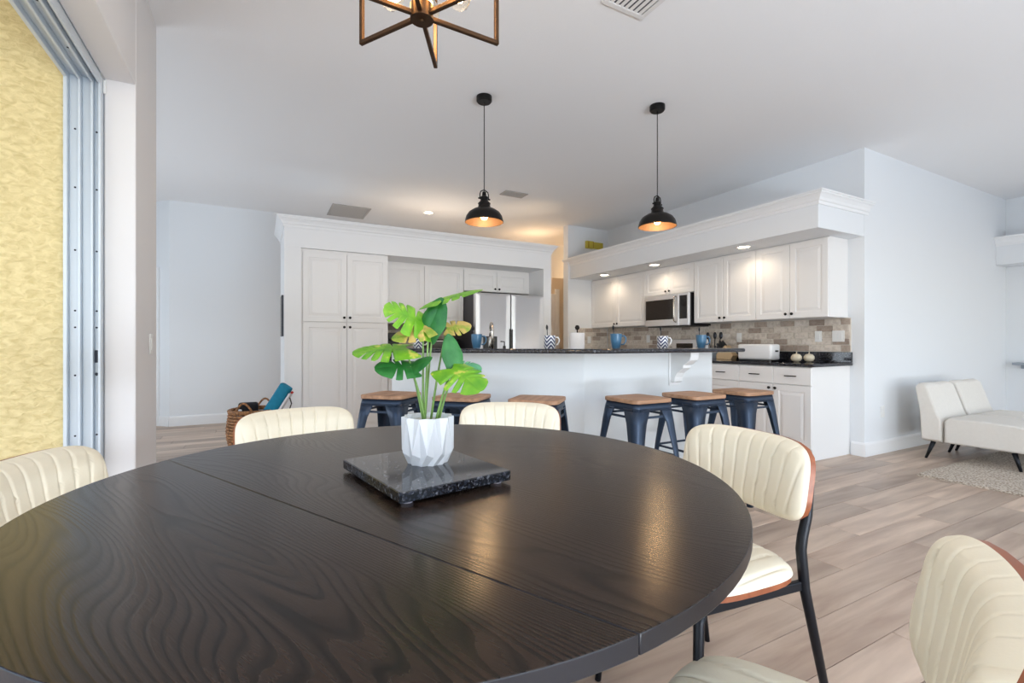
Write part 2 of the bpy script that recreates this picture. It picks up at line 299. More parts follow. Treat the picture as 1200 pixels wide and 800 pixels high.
# ------------------------------------------------------------------ geometry helpers
class MB:
    def __init__(s): s.v = []; s.f = []
    def add(s, vs, fs):
        o = len(s.v); s.v += [tuple(v) for v in vs]; s.f += [tuple(i+o for i in f) for f in fs]; return s
    def box(s, x0, x1, y0, y1, z0, z1):
        return s.add([(x0,y0,z0),(x1,y0,z0),(x1,y1,z0),(x0,y1,z0),(x0,y0,z1),(x1,y0,z1),(x1,y1,z1),(x0,y1,z1)],
                     [(0,3,2,1),(4,5,6,7),(0,1,5,4),(1,2,6,5),(2,3,7,6),(3,0,4,7)])
    def bar(s, p0, p1, w, h=None, up=(0,0,1), w1=None, h1=None):
        h = h or w; w1 = w1 or w; h1 = h1 or h
        p0 = Vector(p0); p1 = Vector(p1); d = (p1-p0).normalized(); up = Vector(up)
        if abs(d.dot(up)) > .95: up = Vector((0,1,0)) if abs(d.y) < .9 else Vector((1,0,0))
        x = d.cross(up).normalized(); y = x.cross(d).normalized()
        vs = []
        for p, ww, hh in ((p0,w,h),(p1,w1,h1)):
            for a, b in ((-1,-1),(1,-1),(1,1),(-1,1)): vs.append(p + x*(a*ww/2) + y*(b*hh/2))
        return s.add(vs, [(3,2,1,0),(4,5,6,7),(0,1,5,4),(1,2,6,5),(2,3,7,6),(3,0,4,7)])
    def tube(s, pts, r, n=10, closed=False):
        pts = [Vector(p) for p in pts]; rs = r if isinstance(r, (list, tuple)) else [r]*len(pts)
        N = len(pts); rings = []; prev = None
        for i, p in enumerate(pts):
            if closed: d = (pts[(i+1)%N]-pts[i-1]).normalized()
            else: d = (pts[min(i+1,N-1)]-pts[max(i-1,0)]).normalized()
            if prev is None:
                u = Vector((0,0,1)) if abs(d.z) < .9 else Vector((1,0,0)); x = d.cross(u).normalized()
            else:
                x = (prev - d*prev.dot(d)).normalized()
            prev = x; y = d.cross(x)
            rings.append([p + (x*math.cos(2*PI*k/n)+y*math.sin(2*PI*k/n))*rs[i] for k in range(n)])
        vs = [v for r_ in rings for v in r_]; fs = []
        for i in range(N if closed else N-1):
            j = (i+1) % N
            for k in range(n): fs.append((i*n+k, i*n+(k+1)%n, j*n+(k+1)%n, j*n+k))
        if not closed: fs += [tuple(range(n-1,-1,-1)), tuple(range((N-1)*n, N*n))]
        return s.add(vs, fs)
    def lathe(s, prof, n=24, c=(0,0,0), cap=True):
        vs = []; fs = []
        for r, z in prof:
            for k in range(n): vs.append((c[0]+r*math.cos(2*PI*k/n), c[1]+r*math.sin(2*PI*k/n), c[2]+z))
        for i in range(len(prof)-1):
            for k in range(n): fs.append((i*n+k, i*n+(k+1)%n, (i+1)*n+(k+1)%n, (i+1)*n+k))
        if cap:
            if prof[0][0] > 1e-6: fs.append(tuple(range(n-1,-1,-1)))
            if prof[-1][0] > 1e-6: fs.append(tuple(range((len(prof)-1)*n, len(prof)*n)))
        return s.add(vs, fs)
    def cyl(s, c, r, z0, z1, n=20): return s.lathe([(r,z0),(r,z1)], n, (c[0],c[1],0))
    def prism(s, poly, z0, z1):
        n = len(poly)
        return s.add([(x,y,z0) for x,y in poly]+[(x,y,z1) for x,y in poly],
                     [tuple(range(n-1,-1,-1)), tuple(range(n,2*n))]+[(i,(i+1)%n,n+(i+1)%n,n+i) for i in range(n)])
    def sweep(s, prof, path, side=1):
        # prof: (out, z) closed polygon; path: 2-D points; out goes to the left (side=1) or right (-1) of travel
        P = [Vector((x,y)) for x,y in path]; N = len(P); n = len(prof); vs = []
        for i in range(N):
            nrm = []
            for a, b in ((i-1,i),(i,i+1)):
                if 0 <= a and b < N:
                    d = (P[b]-P[a]).normalized(); nrm.append(Vector((-d.y,d.x))*side)
            m = nrm[0] if len(nrm) == 1 else (nrm[0]+nrm[1])/(1+nrm[0].dot(nrm[1]))
            for o_, z in prof: vs.append((P[i].x+m.x*o_, P[i].y+m.y*o_, z))
        fs = []
        for i in range(N-1):
            for k in range(n): fs.append((i*n+k, i*n+(k+1)%n, (i+1)*n+(k+1)%n, (i+1)*n+k))
        fs += [tuple(range(n-1,-1,-1)), tuple(range((N-1)*n,N*n))]
        return s.add(vs, fs)
    def build(s, name, mat, parent=None, smooth=False, bevel=0, seg=2, loc=None, rot=None, solid=0):
        me = bpy.data.meshes.new(name); me.from_pydata(s.v, [], s.f)
        bm = bmesh.new(); bm.from_mesh(me); bmesh.ops.recalc_face_normals(bm, faces=bm.faces); bm.to_mesh(me); bm.free()
        if smooth:
            for p in me.polygons: p.use_smooth = True
        me.materials.append(M[mat] if isinstance(mat, str) else mat)
        o = bpy.data.objects.new(name, me); COL.objects.link(o)
        if solid:
            md = o.modifiers.new('solid', 'SOLIDIFY'); md.thickness = solid; md.offset = -1
        if bevel:
            md = o.modifiers.new('bevel', 'BEVEL'); md.width = bevel; md.segments = seg; md.limit_method = 'ANGLE'; md.angle_limit = rad(40)
        if smooth == 'auto' or (smooth and bevel):
            me.shade_smooth() if hasattr(me, 'shade_smooth') else None
            try: me.set_sharp_from_angle(angle=rad(38))
            except Exception: pass
        if parent: o.parent = parent
        if loc: o.location = loc
        if rot: o.rotation_euler = rot
        return o
def tag(o, label, cat, group=None, kind=None):
    o['label'] = label; o['category'] = cat
    if group: o['group'] = group
    if kind: o['kind'] = kind
    return o
def struct(o, label, cat): return tag(o, label, cat, None, 'structure')
def thing(name, label, cat, loc=(0,0,0), rz=0, group=None):
    o = bpy.data.objects.new(name, None); COL.objects.link(o); o.empty_display_size = .1
    o.location = loc; o.rotation_euler = (0,0,rz); return tag(o, label, cat, group)
def dup(root, loc, rz, label, group=None):
    def cp(o, par):
        c = o.copy(); COL.objects.link(c)
        if par: c.parent = par
        for ch in list(o.children): cp(ch, c)
        return c
    r = cp(root, None); r.location = loc; r.rotation_euler = (0,0,rz); r['label'] = label
    if group: r['group'] = group
    return r
def point_light(name, loc, power, color, radius=.03, parent=None):
    d = bpy.data.lights.new(name, 'POINT'); d.energy = power; d.color = color; d.shadow_soft_size = radius
    o = bpy.data.objects.new(name, d); COL.objects.link(o); o.location = loc
    if parent: o.parent = parent
    return o
def spot_light(name, loc, power, color, angle=120, radius=.04, parent=None):
    d = bpy.data.lights.new(name, 'SPOT'); d.energy = power; d.color = color; d.spot_size = rad(angle); d.spot_blend = .6; d.shadow_soft_size = radius
    o = bpy.data.objects.new(name, d); COL.objects.link(o); o.location = loc
    if parent: o.parent = parent
    return o
def rrect(x0, x1, y0, y1, r, n=5):
    pts = []
    for cx, cy, a0 in ((x1-r,y0+r,-90),(x1-r,y1-r,0),(x0+r,y1-r,90),(x0+r,y0+r,180)):
        for k in range(n+1):
            a = rad(a0+90*k/n); pts.append((cx+r*math.cos(a), cy+r*math.sin(a)))
    return pts

# ------------------------------------------------------------------ room shell
H = 3.02
XL = -.55; XK = 5.21; YE = 2.45; YA = 6.30; YB = 7.72; XR = 8.76; YS = -2.8; XO = -.81
# floor: subfloor + planks along X
fl = MB().box(-3.2, XR+.2, YS-.2, 9.3, -.12, -.012).build('floor', 'floorbase')
struct(fl, 'greige wood plank floor running through the whole room', 'floor')
PW, PL = .182, 1.22
cells = []
r0 = int(math.floor((YS)/PW))
for r in range(r0, int(9.2/PW)+1):
    y0 = r*PW; off = (r*0.437 % 1.0)*PL
    c = int(math.floor((-3.0-off)/PL))
    while off+c*PL < XR:
        cells.append((off+c*PL, y0)); c += 1
def vis_rank(x, y):
    cx, cy_ = x+PL/2, y+PW/2
    if .2 < cy_ < 2.5 and cx > .7: return math.hypot(cx, cy_)          # right of the table, to the lounge chairs
    if -1.9 < cx < .6 and 3.4 < cy_ < 7.8: return 4+math.hypot(cx, cy_)*.5    # strip seen past the left wall
    if 2.2 < cy_ < 2.9 and cx > .7: return 5
    return 50+math.hypot(cx, cy_)
cells.sort(key=lambda c: vis_rank(*c))
pm = MB().box(.0011, PL-.0011, .0011, PW-.0011, -.012, 0)
pmo = pm.build('plank', 'plank', fl, bevel=.0015, seg=1)
for i, (x, y) in enumerate(cells[:298]):
    o = pmo if i == 0 else pmo.copy()
    if i: COL.objects.link(o)
    o.location = (x, y, 0); o.parent = fl
rest = MB()
for x, y in cells[298:]: rest.box(x+.0008, x+PL-.0008, y+.0008, y+PW-.0008, -.012, 0)
ro = rest.build('plank_field', 'plank', fl); ro['kind'] = 'stuff'

struct(MB().box(-3.2, XR+.2, YS-.2, 9.3, H, H+.12).build('ceiling', 'ceiling'), 'flat white textured ceiling over the open room', 'ceiling')
# left wall with the sliding door opening (Y -0.7 .. 3.0)
YJ = 3.0; YO0 = -.7; ZH = 2.405
lw = MB().box(-.675, XL, YJ, 3.54, 0, H)
lw.box(-.675, XL, YO0, YJ, ZH, H).box(-.675, XL, YS, YO0, 0, H)
struct(lw.build('wall_left', 'wall_warm_bounce', bevel=.006), 'white left wall with the wide sliding door opening', 'wall')
struct(MB().box(-.81, -.675, YJ+.05, 3.54, 0, H).box(-3.2, -.81, 3.3, 3.54, 0, H).build('wall_left_return', 'wall'), 'short wall turning the corner behind the left wall', 'wall')
struct(MB().box(-3.4, -.8155, 3.0, 3.2995, -.1, 3.6).build('wall_exterior', 'stucco'), 'yellow textured stucco wall outside the sliding door', 'wall')
struct(MB().box(-7, -.82, -6, 3.06, -.15, -.02).build('floor_lanai', 'deck'), 'pale concrete lanai floor outside the sliding door', 'floor')
struct(MB().box(-3.2, -.675, -2.8, 3.06, 3.05, 3.2).build('ceiling_lanai_shade', 'trim'), 'added white ceiling over the lanai, unseen, shading the stucco wall', 'ceiling')  # unseen roof added to keep direct sky light off the stucco
# back, kitchen and living walls
struct(MB().box(-1.06, 6.6, YB, YB+.15, 0, H).build('wall_back', 'wall'), 'white back wall beyond the pantry unit', 'wall')
dw = MB(); dw.add([(-1.06,YB,0),(-2.9,YB+1.84,0),(-2.8,YB+1.94,0),(-.96,YB+.1,0),(-1.06,YB,H),(-2.9,YB+1.84,H),(-2.8,YB+1.94,H),(-.96,YB+.1,H)],
       [(0,3,2,1),(4,5,6,7),(0,1,5,4),(1,2,6,5),(2,3,7,6),(3,0,4,7)])
struct(dw.build('wall_diagonal', 'wall'), 'angled white wall in the far left corner', 'wall')
struct(MB().box(-3.2, -3.05, 3.54, 9.6, 0, H).build('wall_foyer', 'wall'), 'side wall of the foyer left of the kitchen', 'wall')
struct(MB().box(XK, XK+.15, YE+.15, YA+.13, 0, H).build('wall_kitchen', 'wall'), 'white wall behind the kitchen cabinets', 'wall')
struct(MB().box(4.39, XK, YA, YA+.13, 0, H).build('wall_alcove', 'wall'), 'short white wall closing the far end of the kitchen run', 'wall')
struct(MB().box(XK, XR, YE, YE+.15, 0, H).build('wall_right', 'wall'), 'wide white wall behind the lounge chairs', 'wall')
struct(MB().box(XR, XR+.15, YS, YE+.15, 0, H).build('wall_living', 'wall'), 'far right wall of the living room', 'wall')
struct(MB().box(6.45, 6.6, YE+.15, YB, 0, H).build('wall_hall', 'beige'), 'end wall of the hall with warm lamplight tinted into its paint', 'wall')
struct(MB().box(3.9, 6.45, 7.38, YB, 0, 2.33).build('wall_hall_ledge', 'beige'), 'hall wall tinted beige for warm lamplight, with a lit plant ledge on top', 'wall')
sw = MB().box(-.675, -.25, YS-.15, YS, 0, H).box(2.85, 4.45, YS-.15, YS, 0, H).box(8.15, XR+.15, YS-.15, YS, 0, H).box(-.25, 2.85, YS-.15, YS, 2.45, H).box(4.45, 8.15, YS-.15, YS, 2.45, H)
struct(sw.build('wall_south', 'wall'), 'wall behind the camera with two wide glazed openings', 'wall')

# baseboards
def bb(name, path, side, label, h=.135):
    pr = [(0,0),(.016,0),(.016,h-.02),(.010,h-.006),(.004,h),(0,h)]
    struct(MB().sweep(pr, path, side).build(name, 'trim'), label, 'baseboard')
bb('baseboard_right', [(XK-.0,2.56),(XK,YE),(XR,YE)], -1, 'white baseboard along the wall behind the lounge chairs')
bb('baseboard_back', [(-1.06,YB),(.22,YB)], -1, 'white baseboard along the back wall')
bb('baseboard_diagonal', [(-1.36,YB+.30),(-1.06,YB)], -1, 'white baseboard on the angled corner wall')
# casing of the door in the angled wall
cs = MB(); k = math.sqrt(.5)
def diag(t, o, z): return (-1.06-k*t-k*o, YB+k*t-k*o, z)
def dbox(mb, t0, t1, o0, o1, z0, z1):
    mb.add([diag(t0,o0,z0),diag(t1,o0,z0),diag(t1,o1,z0),diag(t0,o1,z0),diag(t0,o0,z1),diag(t1,o0,z1),diag(t1,o1,z1),diag(t0,o1,z1)],
           [(0,3,2,1),(4,5,6,7),(0,1,5,4),(1,2,6,5),(2,3,7,6),(3,0,4,7)]); return mb
dr = dbox(MB(), .27, 1.07, .002, .03, .01, 2.04).build('door_1', 'trim')
struct(dr, 'white panelled door in the angled corner wall', 'door')
c_ = dbox(dbox(dbox(MB(), .17, .26, 0, .022, 0, 2.13), 1.08, 1.17, 0, .022, 0, 2.13), .26, 1.08, 0, .022, 2.05, 2.13)
c_.build('casing', 'trim', dr)
for z0, z1 in ((.2,.95),(1.1,1.9)):
    for t0, t1 in ((.35,.62),(.72,.99)): dbox(MB(), t0, t1, .03, .036, z0, z1).build('door_panel', 'trim', dr)
for zz in (.3, 1.55): dbox(MB(), .255, .275, .03, .045, zz, zz+.1).build('hinge', 'chrome', dr)

# sliding door frame: multi-track jamb + head
sf = bpy.data.objects.new('window_1', None); COL.objects.link(sf)
struct(sf, 'open white aluminium sliding door frame with tracks in the left wall', 'sliding door')
tracks = [(-.815,-.800,.045),(-.800,-.762,.018),(-.762,-.752,.045),(-.752,-.716,.016),(-.716,-.706,.045),(-.706,-.688,.018),(-.688,-.677,.045)]
for x0, x1, pr in tracks:
    MB().box(x0, x1, YJ-pr, YJ+.049, 0, ZH-.001).build('jamb_channel' if pr < .03 else 'jamb_fin', 'alu', sf, bevel=.003)
    MB().box(x0, x1, YO0, YJ-pr-.001, ZH-pr, ZH+.04).build('head_channel' if pr < .03 else 'head_fin', 'alu', sf, bevel=.003)
    MB().box(x0, x1, YO0, YJ-.05, -.02, -.012+pr*.35).build('sill_track', 'alu', sf)
for z in (.66, .95, 1.18, 1.26, 1.55, 1.85, 2.13):
    for x in (-.778, -.698):
        MB().lathe([(.0001,.0),(.0045,.0),(.0045,.002),(.0001,.0025)], 10).build('screw', 'hole', sf, loc=(x, YJ-.0175, z), rot=(rad(90),0,0))
for y in (1.2, 1.8, 2.4, 2.72):
    MB().lathe([(.0001,.0),(.0045,.0),(.0045,.002),(.0001,.0025)], 10).build('screw', 'hole', sf, loc=(-.734, y, ZH-.0165), rot=(rad(180),0,0))
MB().box(-.705,-.690,YJ-.022,YJ-.018,1.01,1.07).build('latch_strike', 'hole', sf, bevel=.002)
MB().cyl((0,0),.006,0,.006,12).build('latch_pin', 'hole', sf, loc=(-.698,YJ-.018,.955), rot=(rad(90),0,0))
MB().box(-.676,-.664,YJ-.012,YJ-.001,2.33,2.395).build('bumper', 'plate', sf, bevel=.002)

# switch plate on the left wall
def plate(name, label, loc, rz, n=1, kind='switch', cat='switch'):
    t = thing(name, label, cat, loc, rz)
    w = .07+.046*(n-1)
    MB().box(-w/2,w/2,-.006,-.0003,-.057,.057).build('cover_plate', 'plate', t, bevel=.002)
    for i in range(n):
        x = (i-(n-1)/2)*.046
        if kind == 'switch': MB().box(x-.016,x+.016,-.010,-.006,-.033,.033).build('rocker', 'plate', t, bevel=.0015)
        else:
            for z in (-.02,.02):
                MB().prism(rrect(x-.016,x+.016,-.014,.014,.006), 0, .0025).build('socket', 'plate', t, loc=(0,-.0062,z), rot=(rad(90),0,0))
    return t
plate('light_switch', 'white rocker light switch on the left wall beside the sliding door', (XL, 3.36, 1.10), rad(90), 1)
plate('wall_outlet', 'white outlet low on the right wall near the lounge chairs', (5.55, YE, .42), 0, 1, 'socket', 'outlet')

# ------------------------------------------------------------------ soffits and crown moulding
ZS, ZC = 2.15, 2.475
crown = [(0,ZC-.115),(.010,ZC-.115),(.012,ZC-.088),(.022,ZC-.080),(.030,ZC-.060),(.048,ZC-.036),(.062,ZC-.026),(.064,ZC-.016),(.074,ZC-.014),(.074,ZC),(0,ZC)]
ks = MB().box(4.43, XK-.001, YE+.0, YA-.001, ZS, ZC-.02).build('trim_1', 'wall', bevel=.004)
struct(ks, 'white soffit bulkhead above the kitchen wall cabinets', 'soffit')
MB().sweep(crown, [(4.43,YA+.13),(4.43,YE),(XK+.055,YE)], -1).build('crown_moulding', 'trim', ks)

# pantry unit: surround
YP = 5.62; PX0, PX1 = .234, 3.63
ps = MB().box(PX0, PX1, YP, 6.62, ZS, ZC-.02)
ps.box(PX0, .402, YP, 6.62, 0, ZS).box(3.503, PX1, YP, 6.62, 0, ZS).box(.402, 3.503, 6.50, 6.62, 0, ZS)
pso = ps.build('trim_2', 'trim', bevel=.003)
struct(pso, 'white built-in surround framing the pantry and refrigerator', 'surround')
def crown_out(path, side): return MB().sweep(crown, path, side)
crown_out([(PX0,6.62),(PX0,YP),(PX1,YP),(PX1,6.62)], -1).build('crown_moulding', 'trim', pso)
bb('baseboard_pantry', [(PX0,6.62),(PX0,YP),(.40,YP)], -1, 'white baseboard round the left foot of the pantry surround')
# soffit ledge on the living room wall
ls = MB().box(8.42, XR-.001, YS+.6, YE-.001, ZS-.03, ZC-.02).build('trim_3', 'wall', bevel=.004)
struct(ls, 'white plant ledge with crown high on the far right wall', 'soffit')
MB().sweep(crown, [(8.42,YE-.001),(8.42,YS+.6)], -1).build('crown_moulding', 'trim', ls)
t = thing('wall_shelf', 'grey floating shelf low on the far right wall', 'shelf', (XR-.001, 1.6, .86))
MB().box(-.16,0,-.75,.75,-.03,.0).build('board', 'shelfgrey', t, bevel=.003)
MB().box(-.03,-.0005,-.7,.7,-.08,-.031).build('cleat', 'shelfgrey', t)

# ------------------------------------------------------------------ cabinets
def ring_panel(rings, w, h, x0=0, z0=0, back=None, cap=True):
    """concentric rectangles (inset, y) joined into one surface"""
    mb = MB(); vs = []; fs = []
    for ins, y in rings: vs += [(x0+ins,y,z0+ins),(x0+w-ins,y,z0+ins),(x0+w-ins,y,z0+h-ins),(x0+ins,y,z0+h-ins)]
    for i in range(len(rings)-1):
        for k_ in range(4): fs.append((i*4+k_, i*4+(k_+1)%4, (i+1)*4+(k_+1)%4, (i+1)*4+k_))
    if cap: n_ = len(rings)-1; fs.append((n_*4,n_*4+1,n_*4+2,n_*4+3))
    fs.append((3,2,1,0)) if back else None
    return mb.add(vs, fs)
knob_me = [None]
def knob(parent, x, z, y=0):
    if knob_me[0] is None:
        o = MB().lathe([(.0055,0),(.0055,.012),(.014,.017),(.0145,.023),(.010,.027),(.0001,.028)], 14).build('knob', 'black', None, smooth='auto')
        knob_me[0] = o.data
    else: o = bpy.data.objects.new('knob', knob_me[0]); COL.objects.link(o)
    o.parent = parent; o.location = (x, y, z); o.rotation_euler = (rad(90),0,0); return o
def door(parent, x, z, w, h, kx=None, kz=None, fr=.058):
    d = ring_panel([(0,.02),(0,.003),(.003,0),(fr,0),(fr+.004,.006)], w, h, back=True, cap=False).build('door', 'cab', parent, loc=(x,-.021,z))
    ring_panel([(fr+.003,.010),(fr+.003,.0065),(fr+.016,.0065),(fr+.040,.0005)], w, h).build('door_panel', 'cab', d)
    if kx is not None: knob(d, kx, kz, 0)
    return d
def drawer(parent, x, z, w, h, pull=True):
    d = ring_panel([(0,.02),(0,.003),(.003,0)], w, h, back=True).build('drawer_front', 'cab', parent, loc=(x,-.021,z))
    if pull:
        b = MB().bar((w/2-.055,-.026,h/2),(w/2+.055,-.026,h/2),.010,.010)
        b.bar((w/2-.045,0,h/2),(w/2-.045,-.026,h/2),.008).bar((w/2+.045,0,h/2),(w/2+.045,-.026,h/2),.008)
        b.build('pull', 'black', d, bevel=.002)
    return d
def cabinet(name, label, loc, rz, w, depth, z0, z1, rows, group=None, toe=False):
    """rows: list of (kind, z, h, [widths], knobs) with kind door|drawer"""
    t = thing(name, label, 'cabinet', loc, rz, group)
    b = MB().box(.0005, w-.0005, 0, depth, z0+(.1 if toe else 0), z1)
    if toe: b.box(.02, w-.0005, .06, depth, 0.001, .1)
    b.build('body', 'cab', t)
    g = .0025
    for kind, z, h, ws, kz in rows:
        x = 0
        for i, ww in enumerate(ws):
            if kind == 'drawer': drawer(t, x+g, z+g, ww-2*g, h-2*g)
            else:
                kx = None
                if kz is not None:
                    kx = (ww-2*g-.03) if (i % 2 == 0) else .03
                door(t, x+g, z+g, ww-2*g, h-2*g, kx, kz)
            x += ww
    return t
XU = 4.88
uz0, uz1 = 1.365, ZS
def upper(label, ya, yb, z0=uz0):
    w = yb-ya; h = uz1-z0-.012
    return cabinet('wall_cabinet', label, (XU, yb, 0), rad(-90), w, XK-XU-.001, z0, uz1-.001, [('door', z0, h, [w/2,w/2], .045)], 'kitchen wall cabinets')
upper('white two-door wall cabinet at the far end, left of the microwave', 5.06, YA-.001)
upper('short white two-door wall cabinet directly above the microwave', 4.20, 5.06, 1.765)
upper('white two-door wall cabinet just right of the microwave', 3.355, 4.20)
upper('white two-door wall cabinet nearest the right wall corner', 2.595, 3.355)
XBF = 4.57
def base(label, ya, yb, ws):
    w = yb-ya
    return cabinet('base_cabinet', label, (XBF, yb, 0), rad(-90), w, XK-XBF-.001, 0, .882, [('drawer', .705, .172, ws, None), ('door', .105, .598, ws, .555)], 'kitchen base cabinets', True)
b1 = base('white base cabinet with two drawers at the right end of the run', 2.578, 3.335, [.381,.376])
MB().box(.757-.019,.757,-.004,.638,.0005,.882).build('end_panel', 'cab', b1)
b2 = base('white base cabinet under the white toaster, left of the end unit', 3.336, 4.20, [.432,.432])
b3 = base('white base cabinet beyond the range', 4.97, YA-.002, [.664,.664])
def worktop(name, label, poly, z0=.884, z1=.914):
    t = thing(name, label, 'worktop', (0,0,0))
    MB().prism(poly, z0, z1).build('slab', 'granite', t, bevel=.008, smooth=True)
    return t
w1 = worktop('worktop', 'black granite worktop on the right base cabinets with low upstand', [(4.535,2.548),(XK-.002,2.548),(XK-.002,4.198),(4.535,4.198)])
MB().box(XK-.024,XK-.002,2.552,4.196,.915,1.018).build('upstand', 'granite', w1, bevel=.002)
w2 = worktop('worktop', 'black granite worktop beyond the range', [(4.535,4.972),(XK-.002,4.972),(XK-.002,YA-.002),(4.535,YA-.002)])
MB().box(XK-.024,XK-.002,4.974,YA-.004,.915,1.018).build('upstand', 'granite', w2, bevel=.002)

# tiled splashback: one brick tile each, running bond
def splash(name, label, origin, rz, length, z0, z1, shift=0, rows=5):
    t = thing(name, label, 'splashback', origin, rz); t['kind'] = 'structure'
    MB().box(0, length, -.008, -.0005, z0, z1).build('grout_bed', 'grout', t)
    g = .0065; rh = (z1-z0-g)/rows; tl = .158; cache = {}
    for r in range(rows):
        x = -(tl*.5 if (r % 2) else 0) - shift
        while x < length:
            a = max(x, 0); b = min(x+tl, length)
            if b-a > .02:
                key = round(b-a-g, 4)
                if key not in cache:
                    o = MB().box(0, key, -.0055, .004, 0, rh-g).build('brick', 'tile', t, bevel=.0022, seg=1); cache[key] = o.data
                    cache[key, 'o'] = 1
                else:
                    o = bpy.data.objects.new('brick', cache[key]); COL.objects.link(o); o.parent = t
                    md = o.modifiers.new('bevel', 'BEVEL'); md.width = .0022; md.segments = 1
                o.location = (a+g/2, -.0095-random.random()*.002, z0+g+r*rh)
            x += tl
    return t
splash('wall_splashback', 'tumbled travertine brick tiles under the kitchen wall cabinets', (XK, YA-.012, 0), rad(-90), YA-.012-2.565, 1.02, 1.363)
splash('wall_splashback', 'travertine brick tiles on the short end wall of the kitchen', (4.56, YA, 0), 0, .625, 1.02, 1.363)
for y, n, kd, lb in ((5.34,1,'socket','white outlet on the tiles at the far end of the kitchen'),(3.80,1,'socket','white outlet on the tiles above the toaster'),
                  (2.87,1,'switch','white single switch on the tiles right of the outlet'),(2.675,2,'switch','white double switch plate at the right end of the tiles')):
    plate('tile_switch' if kd == 'switch' else 'tile_outlet', lb, (XK-.0165, y, 1.18), rad(-90), n, kd, 'switch' if kd == 'switch' else 'outlet')
plate('tile_outlet', 'white outlet on the tiled end wall behind the paper towels', (4.80, YA-.0165, 1.17), 0, 1, 'socket', 'outlet')

# over-range microwave
mw = thing('microwave', 'stainless over-range microwave with black window and bar handle', 'microwave', (4.80, 4.985, 1.342), rad(-90))
W, Hh = .765, .415
MB().box(0,W,.02,.395,0,Hh).build('housing', 'blackplastic', mw, bevel=.004)
dm = ring_panel([(0,.03),(0,.004),(.004,0)], .60, Hh, back=True).build('door', 'steel', mw, loc=(0,-.012,0))
ring_panel([(0,.006),(0,.0005),(.003,-.001)], .50, .27, .012, .085).build('window', 'glassblack', dm)
MB().tube([(.555,0,.045),(.555,-.03,.06),(.562,-.042,.13),(.562,-.044,.21),(.562,-.042,.29),(.555,-.03,.365),(.555,0,.38)], .011, 10).build('handle', 'chrome', dm, smooth=True)
cp_ = ring_panel([(0,.03),(0,.004),(.004,0)], W-.602, Hh, back=True).build('control_panel', 'steel', mw, loc=(.602,-.012,0))
ring_panel([(0,.004),(0,.0),(.002,-.001)], .125, .30, .012, .085).build('keypad', 'glassblack', cp_)
MB().box(.01,W-.01,.03,.37,-.012,-.001).build('vent_grille', 'blackplastic', mw)

# range
rg = thing('kitchen_range', 'stainless range with black cooktop and backguard under the microwave', 'range', (4.56, 4.968, 0), rad(-90))
MB().box(.002,.764,.0,.60,.0,.905).build('body', 'steel', rg, bevel=.004)
MB().box(.004,.762,.002,.56,.906,.918).build('cooktop', 'glassblack', rg, bevel=.002)
bg = MB().box(.004,.762,.565,.628,.906,1.165).build('backguard', 'steel', rg, bevel=.006)
MB().box(.24,.52,.560,.5645,.98,1.11).build('display', 'glassblack', bg)
for x in (.07,.15,.60,.68): MB().lathe([(.022,0),(.022,.02),(.017,.024),(.0001,.024)], 16).build('knob', 'chrome', bg, loc=(x,.565,1.04), rot=(rad(90),0,0))
MB().box(.08,.69,-.012,-.0005,.2,.72).build('oven_door', 'glassblack', rg, bevel=.003)
MB().bar((.08,-.045,.77),(.69,-.045,.77),.02).build('oven_handle', 'chrome', rg, bevel=.006)

# pantry cabinet
pc = cabinet('pantry_cabinet', 'tall white pantry cabinet with four panelled doors left of the refrigerator', (.404, YP+.035, 0), 0, .944, .80, 0, 2.148, [], None)
for z, h, kz in ((.10,1.246,1.246-.055),(1.349,.772,.05)):
    for i in range(2): door(pc, .014+i*.463, z, .460, h-.004, .43 if i == 0 else .03, kz)
# uppers beside the pantry, over-fridge cabinet
YU = 6.02
cabinet('wall_cabinet', 'white two-door wall cabinet between pantry and refrigerator', (1.352, YU, 0), 0, 1.106, .478, uz0, 2.148, [('door', uz0, .755, [.553,.553], .045)], 'pantry wall cabinets')
cabinet('wall_cabinet', 'short white two-door wall cabinet above the refrigerator', (2.459, YU, 0), 0, 1.042, .478, 1.83, 2.148, [('door', 1.83, .29, [.503,.503], .04)], 'pantry wall cabinets')
cabinet('base_cabinet', 'white base cabinet between pantry and refrigerator', (1.352, YP+.06, 0), 0, 1.09, .80, 0, .882, [('drawer', .705, .172, [.55,.54], None), ('door', .105, .598, [.55,.54], .555)], None, True)
worktop('worktop', 'black granite worktop between pantry and refrigerator', [(1.352,YP+.03),(2.442,YP+.03),(2.442,6.498),(1.352,6.498)])
splash('wall_splashback', 'travertine brick tiles between pantry and refrigerator', (1.353, 6.499, 0), 0, 1.09, .93, 1.363, .05, 6)
# appliances there
cm = thing('coffee_maker', 'black coffee maker beside the pantry', 'coffee maker', (1.53, 6.15, .915))
MB().box(-.09,.09,-.12,.12,0,.03).build('base', 'blackplastic', cm, bevel=.006)
MB().box(-.09,.09,.03,.12,.03,.24).build('tank', 'blackplastic', cm, bevel=.006)
MB().box(-.09,.09,-.12,.12,.24,.33).build('head', 'blackplastic', cm, bevel=.01)
MB().lathe([(.05,.032),(.062,.06),(.062,.12),(.045,.15),(.045,.16)], 18, (0,-.04,0)).build('carafe', 'glassblack', cm, smooth=True)
to = thing('toaster_oven', 'black toaster oven beside the refrigerator', 'toaster oven', (2.2, 6.2, .915))
MB().box(-.2,.2,-.15,.15,.015,.25).build('body', 'blackplastic', to, bevel=.01)
MB().box(-.18,.1,-.158,-.151,.05,.22).build('door', 'glassblack', to, bevel=.002)
MB().bar((-.16,-.175,.225),(.08,-.175,.225),.012).build('handle', 'chrome', to, bevel=.003)
for z in (.07,.13,.19): MB().lathe([(.016,0),(.014,.018),(.0001,.018)], 12).build('dial', 'chrome', to, loc=(.15,-.151,z), rot=(rad(90),0,0))
